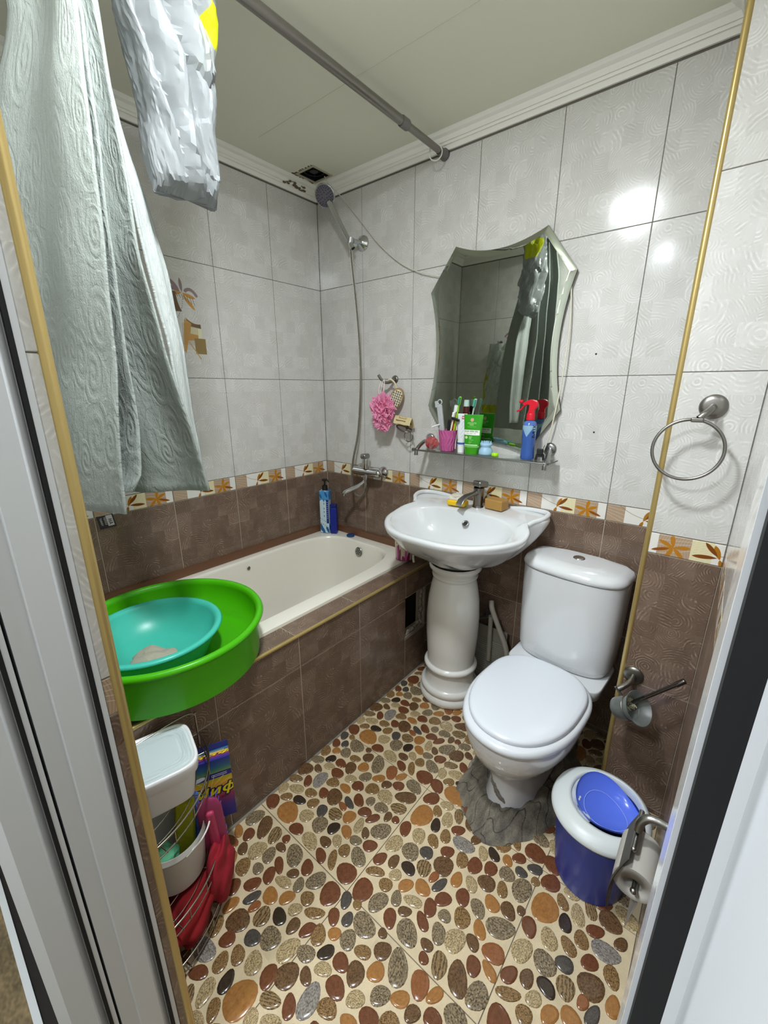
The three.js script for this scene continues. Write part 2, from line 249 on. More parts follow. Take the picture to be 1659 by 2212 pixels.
{ // gilt corner trims
  const strip_ = (n, l, x, z, h) => { const t = M(merge([cyl(.0085, .0085, h, 16).translate(x, h / 2, z)]), GOLD, n); t.userData = { kind: 'structure', label: l, category: 'trim' }; };
  strip_('trim_2', 'gold corner strip running up the pier edge beside the cistern', PIER_X + .003, PIER_Z - .003, CEIL);
  strip_('trim_3', 'gold corner strip up the left edge of the doorway', DOOR_L - .004, ZF + .004, DOOR_TOP);
}
// ---------------------------------------------------------------- pebble floor
const speckle = (sd, base, amp, dark, striped) => { seed = sd; return dataTex(96, 96, (u, v) => { const n = fbm(u * 7, v * 7, sd), f = N3(u * 22, v * 22, sd) * .9 + (rnd() - .5) * .5; let k = n * .5 + f * amp; if (striped) k += .35 * Math.sin(v * 46 + 5 * fbm(u * 3, v * 3, sd)); return base.map((b, i) => k < 0 ? b + (dark[i] - b) * Math.min(1, -k * 1.5) : b * (1 + k * .35)); }); };
const PEB = {};
{
  const P = (k, sd, base, amp, dark, st) => { PEB[k] = phy(0xffffff, .17, { map: speckle(sd, base, amp, dark, st), clearcoat: .5, clearcoatRoughness: .08, specularIntensity: .8 }); };
  P('r', 3, [112, 69, 45], .3, [74, 42, 27]); P('b', 4, [106, 79, 53], .8, [56, 40, 28]); P('o', 5, [162, 113, 62], .25, [126, 80, 38]); P('c', 6, [142, 90, 55], .3, [104, 60, 33]);
  P('g', 7, [132, 116, 91], 1.2, [60, 50, 38]); P('t', 8, [172, 152, 114], 1.1, [104, 86, 60]); P('m', 9, [136, 107, 69], 1.1, [70, 50, 30]); P('s', 10, [82, 76, 70], .6, [44, 40, 38]); P('d', 11, [60, 48, 38], .5, [34, 27, 22]); P('l', 12, [138, 131, 122], 1.0, [86, 80, 76]); P('k', 13, [134, 110, 76], .6, [50, 39, 27], true);
}
const PEBBLES = '31,41,56,40,63s 108,10,35,31,28m 32,156,53,41,48r 112,108,46,38,83s 28,283,63,48,61m 105,221,44,38,134o 193,180,59,53,54g 225,61,87,65,10g 337,21,32,30,157b 35,400,65,44,155g 127,316,57,39,124d 232,293,58,46,3r 306,169,56,39,156m 395,83,58,49,125b 515,82,100,61,60g 33,541,75,66,110b 115,464,50,35,24b 171,385,57,37,153t 281,389,67,51,177r 338,274,67,55,64b 424,189,57,50,118o 659,67,75,55,65c 755,47,58,34,116o 40,660,66,39,153k 140,607,60,39,50r 216,526,89,57,79l 318,482,62,46,156m 411,356,58,41,138t 507,255,64,46,123g 608,190,61,39,137o 20,786,58,42,68t 123,719,70,45,159t 247,664,57,44,157m 329,594,55,44,40r 447,445,60,39,1o 520,365,58,50,151r 630,309,65,56,146m 697,196,51,39,126b 789,137,56,45,151r 901,58,81,58,16g 51,923,74,57,37r 112,821,54,38,141m 222,770,61,41,161d 334,716,57,43,125m 433,560,79,70,42b 559,520,67,32,18s 615,454,64,44,36r 693,403,45,40,82g 766,287,78,60,13t 902,182,94,58,148b 226,903,106,83,13o 435,713,55,48,63s 539,581,46,30,13c 375,824,64,54,147t 542,671,62,55,166k 652,608,61,51,98o 717,503,61,44,152r 793,387,64,47,152g 914,300,73,49,156k 890,410,47,33,85b 954,389,35,33,123r 807,496,64,35,121r 754,608,67,37,72t 834,619,49,32,52b 924,537,85,64,122g 395,947,65,47,159r 512,808,70,66,89g 612,760,59,44,100d 715,709,61,40,27o 543,940,80,55,14t 641,865,55,39,179b 703,803,50,39,41t 816,708,51,39,154g 930,670,61,45,143r 688,953,60,40,25r 800,815,50,47,50m 779,923,74,34,59m 916,790,79,53,22g 915,921,82,70,167r';
const floorG = struct('floor', 'floor of square tiles set with raised brown and tan pebbles', 'floor');
{
  const GROUT = phy(0xffffff, .3, { map: dataTex(256, 256, (u, v) => { const k = 1 + .09 * fbm(u * 8, v * 8, 3) + .05 * (rnd() - .5), d = smooth(fbm(u * 3, v * 3, 9) * 1.6 - .2) * .12; return [214 * k * (1 - d), 196 * k * (1 - d), 162 * k * (1 - d)]; }, { repeat: [1, 1] }), specularIntensity: .6 });
  const FT = .448, X0 = .835 - FT, Z0 = .726 - 2 * FT, x0 = .79, x1 = XR, z1 = 1.72;
  M(b2(-.16, 2.16, -.12, -.004, -.16, 1.735), std(0x8a8174, .9), 'joint_bed', floorG);
  const rots = { '1,2': 3, '1,1': 0, '1,0': 0, '2,1': 1, '2,0': 0, '3,1': 1, '2,2': 0, '3,2': 3, '3,0': 0, '1,-1': 1, '2,-1': 3, '3,-1': 0, '1,3': 1, '2,3': 2, '3,3': 3, '0,0': 0 };
  const list = PEBBLES.split(' ').map((s) => { const c = s.at(-1), q = s.slice(0, -1).split(',').map(Number); return { u: q[0] / 1000, v: q[1] / 1000, a: q[2] / 1000 * .97, b: q[3] / 1000 * .97, t: rad(q[4]), c }; });
  const variants = []; seed = 77;
  for (let k = 0; k < 10; k++) { const o = []; for (let i = 0; i < 16; i++) { const t = i / 16 * Math.PI * 2; const egg = 1 + .1 * Math.cos(t + k * 1.7) * (k % 3 ? 1 : .4) + .05 * Math.cos(3 * t + k * 2.2) + .03 * Math.cos(2 * t + k); o.push([Math.cos(t) * egg, Math.sin(t) * egg]); }
    const ring = (s, y) => o.map(([x, z]) => [x * s, y, -z * s]); const g = skin([ring(1.0, -.35), ring(1.0, .25), ring(.93, .72), ring(.72, .93)], { cap1: true, uv: (u, v, p) => [p[0] * .4 + .5 + k * .13, p[2] * .4 + .5 + k * .29] }); const pp = g.attributes.position, uv = g.attributes.uv; for (let i = 0; i < pp.count; i++) uv.setXY(i, pp.getX(i) * .35 + .5 + k * .13, pp.getZ(i) * .35 + .5 + k * .29); variants.push(g); }
  const all = [];
  for (let iz = -1; iz <= 4; iz++) for (let ix = 1; ix <= 3; ix++) {
    const tx = X0 + ix * FT, tz = Z0 + (iz + 1) * FT, ax = Math.max(tx, x0), az = Math.max(tz, 0), bx_ = Math.min(tx + FT, x1), bz = Math.min(tz + FT, z1); if (bx_ - ax < .01 || bz - az < .01) continue;
    const g = b2(ax + .0014, bx_ - .0014, -.012, 0, az + .0014, bz - .0014); const uv = g.attributes.uv, p = g.attributes.position; for (let i = 0; i < uv.count; i++) uv.setXY(i, p.getX(i) * 2.1, p.getZ(i) * 2.1); M(g, GROUT, 'floor_tile', floorG);
    const rot = rots[[ix, iz].join()] ?? 0;
    list.forEach((q, n) => { let u = q.u, v = q.v, t = q.t; if (rot === 1) { [u, v] = [1 - v, u]; t += R90; } else if (rot === 2) { u = 1 - u; v = 1 - v; t += Math.PI; } else if (rot === 3) { [u, v] = [v, 1 - u]; t -= R90; }
      const X = tx + u * FT, Z = tz + v * FT, A = q.a * FT, B = q.b * FT; if (X < .826 || X > x1 - .004 || Z < .004 || Z > z1 - .01) return; all.push({ X, Z, A, B, t, c: q.c, n: (n * 7 + ix * 3) % 10 }); });
  }
  // the 300 stones that show largest are parts of their own, the others one joined part
  const size = (q) => q.A * q.B / ((q.X - 1.947) ** 2 + (q.Z - 1.8) ** 2 + 2.26) ** 1.5;
  const hidden = (q) => (q.X < 1.1 && q.Z > 1.42 && q.X - .84 < 1.62 - q.Z) || (q.X > 1.8 && q.Z > 1.1);
  all.sort((a, b) => (hidden(a) ? 1 : 0) - (hidden(b) ? 1 : 0) || size(b) - size(a));
  const rest = {};
  all.forEach((q, i) => {
    if (i < 300) { const m = M(variants[q.n], PEB[q.c], 'pebble', floorG, [q.X, .0, q.Z], [0, -q.t, 0]); m.scale.set(q.A, .0036, q.B); }
    else { const mm = new THREE.Matrix4().compose(V(q.X, 0, q.Z), new THREE.Quaternion().setFromEuler(new THREE.Euler(0, -q.t, 0)), V(q.A, .0036, q.B)); (rest[q.c] ??= []).push(variants[q.n].clone().applyMatrix4(mm)); }
  });
  for (const [c, a] of Object.entries(rest)) { const m = M(mergeGeometries(a), PEB[c], 'small_pebbles', floorG); m.userData.kind = 'stuff'; }
}
// ---------------------------------------------------------------- doorway and hall
{
  const f = thing('door_frame', 'white plastic door frame with black rubber seals around the doorway', 'door frame');
  const prof = poly([[1.19, -1.657], [1.2575, -1.657], [1.2575, -1.6645], [1.2475, -1.6645], [1.2475, -1.671], [1.2605, -1.684], [1.2605, -1.7175], [1.2545, -1.7195], [1.2555, -1.744], [1.19, -1.744]]);
  M(extr(prof, DOOR_TOP).rotateX(-R90), PVC, 'left_jamb', f);
  M(b2(1.249, 1.2585, 0, DOOR_TOP, 1.6648, 1.6702), RUBBER, 'seal', f);
  const right = poly([[2.05, -1.667], [1.9555, -1.667], [1.9555, -1.6695], [1.96, -1.6695], [1.96, -1.676], [1.9675, -1.678], [1.9725, -1.72], [2.05, -1.73]]);
  M(extr(right, DOOR_TOP).rotateX(-R90), PVC, 'right_jamb', f);
  M(b2(1.957, 1.9672, 0, DOOR_TOP, 1.6702, 1.6772), RUBBER, 'seal', f);
  M(b2(1.19, 2.05, DOOR_TOP - .005, DOOR_TOP + .06, 1.657, 1.744), PVC, 'head', f);
  const d = thing('door_leaf', 'white plastic door leaf folded back against the hall wall', 'door');
  const lp = poly([[.5, -1.748], [1.2575, -1.748], [1.2575, -1.7545], [1.2475, -1.7545], [1.2475, -1.7605], [1.2605, -1.773], [1.2605, -1.8045], [1.2575, -1.8072], [1.246, -1.8187], [.5, -1.8187]]);
  M(extr(lp, 2.3).rotateX(-R90).translate(0, .02, 0), PVC, 'panel', d);
  M(b2(1.249, 1.2588, .02, 2.32, 1.7546, 1.7598), RUBBER, 'seal', d);
  const h = struct('floor_hall', 'hall floor of shaggy olive carpet outside the doorway', 'floor');
  M(b2(-.5, 3.4, -.12, -.02, 1.735, 4.2), std(0x4a4236, .95), 'subfloor', h);
  const CARPET = std(0xffffff, .95, { map: dataTex(256, 256, (u, v) => { const k = 1 + .5 * fbm(u * 14 + v * 4, v * 22, 2) + .35 * (rnd() - .5); return [128 * k, 112 * k, 82 * k]; }, { repeat: [2, 2] }), bumpMap: dataTex(256, 256, () => { const k = rr(0, 255); return [k, k, k]; }, { srgb: false }), bumpScale: .006 });
  M(b2(-.5, 3.4, -.02, 0, 1.866, 4.2), CARPET, 'carpet', h);
  M(b2(-.5, DOOR_L - .01, -.02, .003, 1.735, 1.851), std(0x1d1714, .5), 'dark_plinth', h);
  M(b2(-.5, DOOR_L + .2, -.02, .012, 1.851, 1.866), std(0xdfe3e4, .4), 'white_edging', h);
  M(b2(DOOR_L, 3.4, -.02, .006, 1.735, 1.851), std(0x8b857b, .5), 'threshold', h);
  const w = struct('wall_hall', 'plain painted walls and ceiling of the hall behind the camera', 'wall');
  M(b2(-.5, 1.19, -.02, 2.66, ZF + .1, 1.742), PAINT, 'near_side', w); M(b2(2.05, 3.4, -.02, 2.66, ZF + .1, 1.742), PAINT, 'near_side', w); M(b2(1.19, 2.05, DOOR_TOP + .06, 2.66, ZF + .1, 1.742), PAINT, 'near_side', w);
  M(b2(-.6, -.5, -.12, 2.7, 1.73, 4.3), PAINT, 'left_side', w); M(b2(2.6, 2.7, -.12, 2.7, 1.73, 4.3), PAINT, 'right_side', w); M(b2(-.6, 2.7, -.12, 2.7, 3.3, 3.4), PAINT, 'far_side', w);
  M(b2(-.6, 3.5, 2.6, 2.7, 1.64, 4.3), std(0xcfcbc0, .9), 'hall_ceiling', w);
}
RectAreaLightUniformsLib.init();
function ceilingLamp(name, label, P, power, side_, color, r, glow, top) {
  const t = thing(name, label, 'lamp', [P.x, 0, P.z]);
  M(lathe([[r, top - .016], [r * 1.05, top - .018], [r * 1.12, top - .014], [r * 1.16, top]], 48), WHITE_PL, 'lamp_rim', t);
  M(cyl(r, r, .012, 48).translate(0, top - .0085, 0), std(0xffffff, .5, { emissive: color, emissiveIntensity: glow }), 'lamp_diffuser', t);
  const side = r * 1.772, l = new THREE.RectAreaLight(color, power / (side * side), side, side); l.position.set(0, top - .02, 0); l.rotation.x = -R90; l.name = name + '_light'; t.add(l);
  const s = new THREE.PointLight(color, side_, 0, 2); s.position.set(0, top - .075, 0); s.castShadow = true; s.shadow.radius = 2.5; s.name = name + '_side_light'; t.add(s);   // light leaving the rim sideways
}
ceilingLamp('ceiling_lamp', 'round white ceiling lamp over the bathroom floor', LAMP, LAMP_POWER, LAMP_GLOW, LAMP_COLOR, .085, 9, CEIL);
ceilingLamp('hall_lamp', 'round white ceiling lamp of the hall', HALL, HALL_POWER, HALL_GLOW, HALL_COLOR, .11, 3, 2.6);
// ---------------------------------------------------------------- bathtub and its tiled surround
const RIM = .618, AX = .822, LEDGE = .606;
{
  const t = thing('bathtub', 'white built-in bathtub with yellowed inside along the left wall', 'bathtub');
  const z0 = .012, z1 = ZF - .008, x0 = .012, x1 = .724, n = 96;
  // plan outlines sampled at equal angles about the tub's middle
  const cx = .355, cz = .80;
  const rect = (a0, a1, b0, b1, y, rc) => { const r = []; for (let i = 0; i < n; i++) { const th = i / n * Math.PI * 2, c = Math.cos(th), s = -Math.sin(th), A = c > 0 ? a1 - cx : cx - a0, B = s > 0 ? b1 - cz : cz - b0, e = rc; const k = 1 / ((Math.abs(c) / A) ** e + (Math.abs(s) / B) ** e) ** (1 / e); r.push([cx + c * k, y, cz + s * k]); } return r; };
  const yb = .21;
  const rings = [rect(x0, x1, z0, z1, RIM - .028, 40), rect(x0, x1, z0, z1, RIM - .004, 40), rect(x0 + .004, x1 - .004, z0 + .004, z1 - .004, RIM, 40),
    rect(.052, .652, .074, 1.585, RIM, 5), rect(.056, .648, .079, 1.58, RIM - .004, 5), rect(.062, .642, .086, 1.57, RIM - .016, 4.8),
    rect(.068, .63, .096, 1.545, .53, 4.6), rect(.085, .61, .108, 1.50, .42, 4.2), rect(.105, .59, .122, 1.44, .32, 4), rect(.135, .56, .16, 1.36, .245, 3.6), rect(.19, .51, .24, 1.26, yb + .006, 3.2), rect(.28, .42, .5, 1.0, yb, 3)];
  const W = new THREE.Color(0xf1ecdf), Y = new THREE.Color(0xf1ecdf);
  const g = skin(rings, { cap1: true }); const p = g.attributes.position, col = [];
  for (let i = 0; i < p.count; i++) { const y = p.getY(i), k = smooth((RIM - .02 - y) / .05 + .35 * fbm(p.getX(i) * 6, y * 6, p.getZ(i) * 6)); const c = W.clone().lerp(Y, k); col.push(c.r, c.g, c.b); }
  g.setAttribute('color', new THREE.Float32BufferAttribute(col, 3));
  M(g, phy(0xffffff, .2, { vertexColors: true, clearcoat: .3 }), 'basin', t);
  // overflow plate with holes
  const o = new THREE.Group(); const ov = M(lathe([[0, .006], [.02, .007], [.026, .004], [.028, 0]], 28), CHROME_DULL, 'overflow_plate', t, [.352, .56, .098], [R90 - .1, 0, 0]);
  const holes = []; for (let i = 0; i < 7; i++) { const a = i / 6 * Math.PI * 2, r = i === 6 ? 0 : .0125; holes.push(cyl(.0036, .0036, .002, 10).translate(Math.cos(a) * r, .0068, Math.sin(a) * r)); }
  M(merge(holes), BLACK, 'hole', ov);
  for (const [y, z] of [[.565, .905], [.57, .665]]) M(lathe([[0, .003], [.008, .003], [.01, 0]], 16), STEEL, 'jet', t, [.071, y, z], [0, 0, -R90]);
  // drain hose lying in the tub
  tag(M(tube([[.255, .262, .68], [.2, .262, .56], [.19, .262, .44], [.24, .264, .34], [.36, .266, .30], [.48, .266, .38], [.50, .266, .52]], .021, 60, 12), std(0x57524b, .4), 'drain_hose'), 'grey curved rubber hose lying inside the bathtub', 'hose');
}
{ // brown plastic strip round the tub
  const S = std(0x6d4a33, .45), s = struct('trim_4', 'brown plastic strip sealing the bathtub to the walls', 'trim');
  M(b2(.0005, .017, RIM - .002, RIM + .04, .017, ZF - .006), S, 'strip', s); M(b2(.0005, .72, RIM - .002, RIM + .04, .0005, .017), S, 'strip', s);
}
const HOLE = [.082, .262, .243, .474];     // z0 z1 y0 y1
{
  const t = thing('tiled_surround', 'brown tiled side panel and ledge of the bathtub with a broken hole', 'bath panel');
  const CORE = std(0x9d9383, .9), zE = ZF - .006;
  M(merge([b2(.765, AX - .0016, 0, HOLE[2], .004, zE), b2(.765, AX - .0016, HOLE[3], LEDGE - .0016, .004, zE), b2(.765, AX - .0016, HOLE[2], HOLE[3], .004, HOLE[0]), b2(.765, AX - .0016, HOLE[2], HOLE[3], HOLE[1], zE), b2(.7255, .768, LEDGE - .035, LEDGE - .0016, .004, zE)]), GROUT_PALE, 'panel_core', t);
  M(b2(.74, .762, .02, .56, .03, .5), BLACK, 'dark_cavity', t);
  M(b2(.763, .775, .2, .5, .225, .245), std(0x33312e, .7), 'strut', t);
  const zj = [.004, .255, .6, .94, 1.285, ZF - .006], g = .0016;
  const face = (za, zb, y0, y1, uv) => { const w = zb - za - 2 * g, h = y1 - y0 - 2 * g, m = M(tileGeo(w, h, uv), BROWN, 'tile', t); m.rotation.y = R90; m.position.set(AX, y0 + g, zb - g); };
  for (let i = 0; i < 5; i++) { const f = i & 1; if (i) face(zj[i], zj[i + 1], .002, .466, f ? [1, 0, 0, .96] : [0, 0, 1, .96]); face(zj[i], zj[i + 1], i ? .466 : HOLE[3] + .002, LEDGE - .006, f ? [0, .6, 1, .9] : [1, .1, 0, .4]); }
  face(zj[0], zj[1], .002, HOLE[2], [0, 0, .78, .5]); face(zj[0], HOLE[0], HOLE[2], HOLE[3], [.75, .5, .99, .96]);
  // broken plaster round the hole
  seed = 41; const rim = [];
  const crumb = (z, y, s) => { const b = new THREE.IcosahedronGeometry(s, 1), p = b.attributes.position; for (let i = 0; i < p.count; i++) { const k = 1 + .35 * N3(p.getX(i) * 150 + z * 90, p.getY(i) * 150, p.getZ(i) * 150 + y * 80); p.setXYZ(i, p.getX(i) * k, p.getY(i) * k, p.getZ(i) * k); } b.computeVertexNormals(); rim.push(b.scale(.7, 1, 1).translate(AX - .012 + rr(-.004, .003), y, z)); };
  for (let i = 0; i < 34; i++) { const k = i / 33; crumb(HOLE[0] + .008 + .012 * rnd() + .02 * (1 - k) * rnd(), lerp(HOLE[2], HOLE[3], k), rr(.006, .013)); }
  for (let i = 0; i < 30; i++) { const k = i / 29; crumb(lerp(HOLE[0], HOLE[1], k), HOLE[2] + .006 + .02 * (1 - k) + .01 * rnd(), rr(.006, .013)); }
  M(merge(rim), std(0x968d80, .95), 'broken_plaster', t);
  M(b2(AX - .006, AX + .002, HOLE[2] - .012, HOLE[2] + .004, HOLE[0], HOLE[1]), std(0x8d8577, .95), 'mortar', t); M(b2(AX - .006, AX + .002, HOLE[2], HOLE[3], HOLE[0] - .008, HOLE[0] + .004), std(0x8d8577, .95), 'mortar', t);
  // ledge tiles
  const lz = [.018, .30, .62, .95, 1.27, ZF - .006];
  for (let i = 0; i < 5; i++) { const w = AX - .004 - .728 - .002, h = lz[i + 1] - lz[i] - .003, m = M(tileGeo(w, h, [.05 + .1 * i, 0, .35 + .1 * i, .7]), BROWN, 'ledge_tile', t); m.rotation.x = -R90; m.position.set(.728, LEDGE, lz[i + 1] - .0015); }
  M(cyl(.0075, .0075, ZF - .012, 14).rotateX(R90).translate(AX - .002, LEDGE - .004, ZF / 2), GOLD, 'gold_edging', t);
}
// ---------------------------------------------------------------- pedestal basin
const SX = 1.09;
{
  const ctrl = [[0, .553], [.09, .548], [.18, .515], [.255, .445], [.305, .36], [.322, .285], [.314, .225], [.292, .188], [.288, .168], [.308, .148], [.332, .118], [.338, .075], [.322, .03], [.27, .006], [.2, .004], [.1, .004], [0, .004]];
  const full = [...ctrl, ...ctrl.slice(1, -1).reverse().map(([x, z]) => [-x, z])];
  const c3 = curve(full.map(([x, z]) => [x, 0, z]), true), pts = c3.getSpacedPoints(600), oc = [0, .29], n = 120;
  const polar = pts.map((p) => [Math.atan2(p.z - oc[1], p.x - oc[0]), Math.hypot(p.x - oc[0], p.z - oc[1])]).sort((a, b) => a[0] - b[0]);
  const rad_ = (th) => { let lo = polar[polar.length - 1], hi = polar[0]; for (let i = 1; i < polar.length; i++) if (polar[i][0] >= th) { lo = polar[i - 1]; hi = polar[i]; break; } const d = hi[0] - lo[0]; return d > 1e-6 ? lerp(lo[1], hi[1], clamp((th - lo[0]) / d, 0, 1)) : lo[1]; };
  const TH_ = Array.from({ length: n }, (_, i) => { let t = -i / n * Math.PI * 2; while (t <= -Math.PI) t += 2 * Math.PI; return t; });
  const R = TH_.map(rad_);
  const top = (z) => .94 + .036 * smooth((.32 - z) / .2);
  const ring = (f, y) => TH_.map((t, i) => { const r = f(R[i], t), x = oc[0] + r * Math.cos(t), z = oc[1] + r * Math.sin(t); return [x, y(x, z, t), z]; });
  const bowl = (k, y) => TH_.map((t) => { const c = Math.cos(t), q = Math.sin(t), e = q < 0 ? 2.9 : 2.1; const kk = 1 / ((Math.abs(c) / .258) ** e + (Math.abs(q) / (q < 0 ? .155 : .205)) ** e) ** (1 / e); return [c * kk * k, y, .32 + q * kk * k]; });
  const t = thing('washbasin', 'white ceramic washbasin with shell soap rests and carved underside', 'washbasin', [SX, 0, 0]);
  const inner = ring((r, th) => r - .028, (x, z) => top(z) + .001);
  // underside narrows to the pedestal, with shallow carved swags
  const under = []; const K = 12;
  for (let j = 0; j <= K; j++) { const k = j / K; under.push(TH_.map((th, i) => { const s = (1 - k) ** lerp(.46, .84, smooth(Math.sin(th) * 1.6 + .5)), r0 = .1, rr_ = lerp(r0, R[i] - .004, clamp(s, 0, 1)), ox = lerp(-.03, 0, s), oz = lerp(.19, oc[1], s); const fr = Math.max(0, Math.sin(th)), carve = .017 * Math.sin(k * Math.PI) * fr * Math.sin(Math.abs(th - R90) * 4.2 - k * 5 + 1.2); const z = oz + (rr_ + carve) * Math.sin(th); return [ox + (rr_ + carve) * Math.cos(th), lerp(top(z) - .026, .722, k ** .92), Math.max(.004, z)]; })); }
  const rings = [...under.reverse(), ring((r) => r + .001, (x, z) => top(z) - .01), ring((r) => r - .003, (x, z) => top(z) - .001), ring((r) => r - .012, (x, z) => top(z) + .002), inner];
  // flat deck between the rim and the bowl, then the bowl
  const mid = TH_.map((th, i) => { const a = inner[i], b = bowl(1.06, .93)[i]; const x = lerp(a[0], b[0], .7), z = lerp(a[2], b[2], .7); return [x, top(z) - .003, z]; });
  const lip = bowl(1.05, 0).map(([x, , z]) => [x, top(z) - .004, z]), lip2 = bowl(1.0, 0).map(([x, , z]) => [x, top(z) - .012, z]);
  rings.push(mid, lip, lip2, bowl(.95, .912), bowl(.86, .875), bowl(.72, .84), bowl(.5, .815), bowl(.2, .803), bowl(.07, .80));
  M(skin(rings, { cap1: true }), CERAMIC, 'basin', t);
  // soap rests moulded in the back corners: raised rims
  for (const s of [-1, 1]) M(tube([[s * .14, .974, .014], [s * .2, .982, .013], [s * .275, .986, .017], [s * .318, .987, .04], [s * .327, .986, .08], [s * .318, .98, .12], [s * .296, .972, .15], [s * .282, .962, .175]], .0105, 50, 10), CERAMIC, 'soap_rest_rim', t);
  const ov = M(new THREE.TorusGeometry(.0125, .004, 8, 24), CHROME_DULL, 'overflow_ring', t, [.004, .914, .181], [-.75, 0, 0]); M(cyl(.0115, .0115, .003, 18).rotateX(R90), BLACK, 'overflow_hole', ov);
  M(lathe([[0, .002], [.018, .003], [.024, 0]], 24), CHROME_DULL, 'drain', t, [0, .8, .325]);
  const p = thing('pedestal', 'white ceramic column pedestal with rounded base rings under the washbasin', 'pedestal', [1.06, 0, .19]);
  M(lathe([[0, 0], [.134, .0], [.146, .008], [.15, .022], [.148, .036], [.139, .046], [.136, .05], [.14, .054], [.145, .064], [.144, .076], [.134, .087], [.124, .09], [.119, .12], [.116, .168], [.12, .17], [.129, .175], [.132, .184], [.129, .193], [.12, .199], [.114, .203], [.119, .25], [.126, .36], [.127, .45], [.121, .54], [.109, .61], [.1, .645], [.1, .652], [.106, .656], [.108, .664], [.101, .67], [.107, .682], [.122, .70], [.124, .716], [.118, .721]], 64), CERAMIC_OLD, 'column', p);
  // tap
  const f = thing('basin_tap', 'tarnished chrome single-lever tap on the washbasin', 'tap', [SX + .012, .973, .085]);
  const TARN = std(0x8b8680, .26, { metalness: 1, roughnessMap: null });
  M(lathe([[.027, 0], [.026, .006], [.023, .01], [.0235, .06], [.025, .085], [.024, .092]], 28), TARN, 'body', f);
  M(skin([sring(0, 0, 0, .013, .011, 2.5, 20), sring(.03, 0, 0, .014, .009, 2.5, 20), sring(.07, 0, 0, .017, .007, 2.5, 20), sring(.1, 0, .012, .02, .006, 2.6, 20), sring(.115, 0, .03, .02, .005, 2.6, 20)], { cap0: true, cap1: true }).rotateX(R90 + .12).rotateY(-.35).translate(0, .07, .01), CHROME_DULL, 'spout', f);
  M(rb(.05, .03, .062, .01, 0, .108, .004).rotateX(-.12).rotateY(-.3), CHROME_DULL, 'lever', f);
  // soaps
  const ys = thing('soap_packet', 'soap bar half out of a yellow wrapper left of the basin tap', 'soap', [1.02, .9765, .128], .1);
  M(rb(.088, .026, .055, .008, 0, .013, 0), std(0xf0c20e, .4), 'wrapper', ys); M(rb(.078, .022, .047, .009, 0, .034, -.001), phy(0xe2ddc9, .5), 'soap_bar', ys);
  const pk = new THREE.IcosahedronGeometry(.03, 3); { const p_ = pk.attributes.position; for (let i = 0; i < p_.count; i++) { const k = 1 + .25 * N3(p_.getX(i) * 60, p_.getY(i) * 60, p_.getZ(i) * 60); p_.setXYZ(i, p_.getX(i) * k * 1.2, Math.max(-.004, p_.getY(i) * .5 * k), p_.getZ(i) * k * .8); } pk.computeVertexNormals(); }
  M(pk.translate(0, .042, 0), phy(0xe9e4d6, .35, { transmission: .3, thickness: 0 }), 'film', ys);
  const bs = tag(M(rb(.088, .046, .062, .005, 0, .023, 0), std(0xa9803f, .6, { bumpMap: BUMP_WAVE, bumpScale: .002 }), 'soap_bar', null, [1.188, .978, .075], [0, -.12, 0]), 'block of brown laundry soap right of the basin tap', 'soap');
}
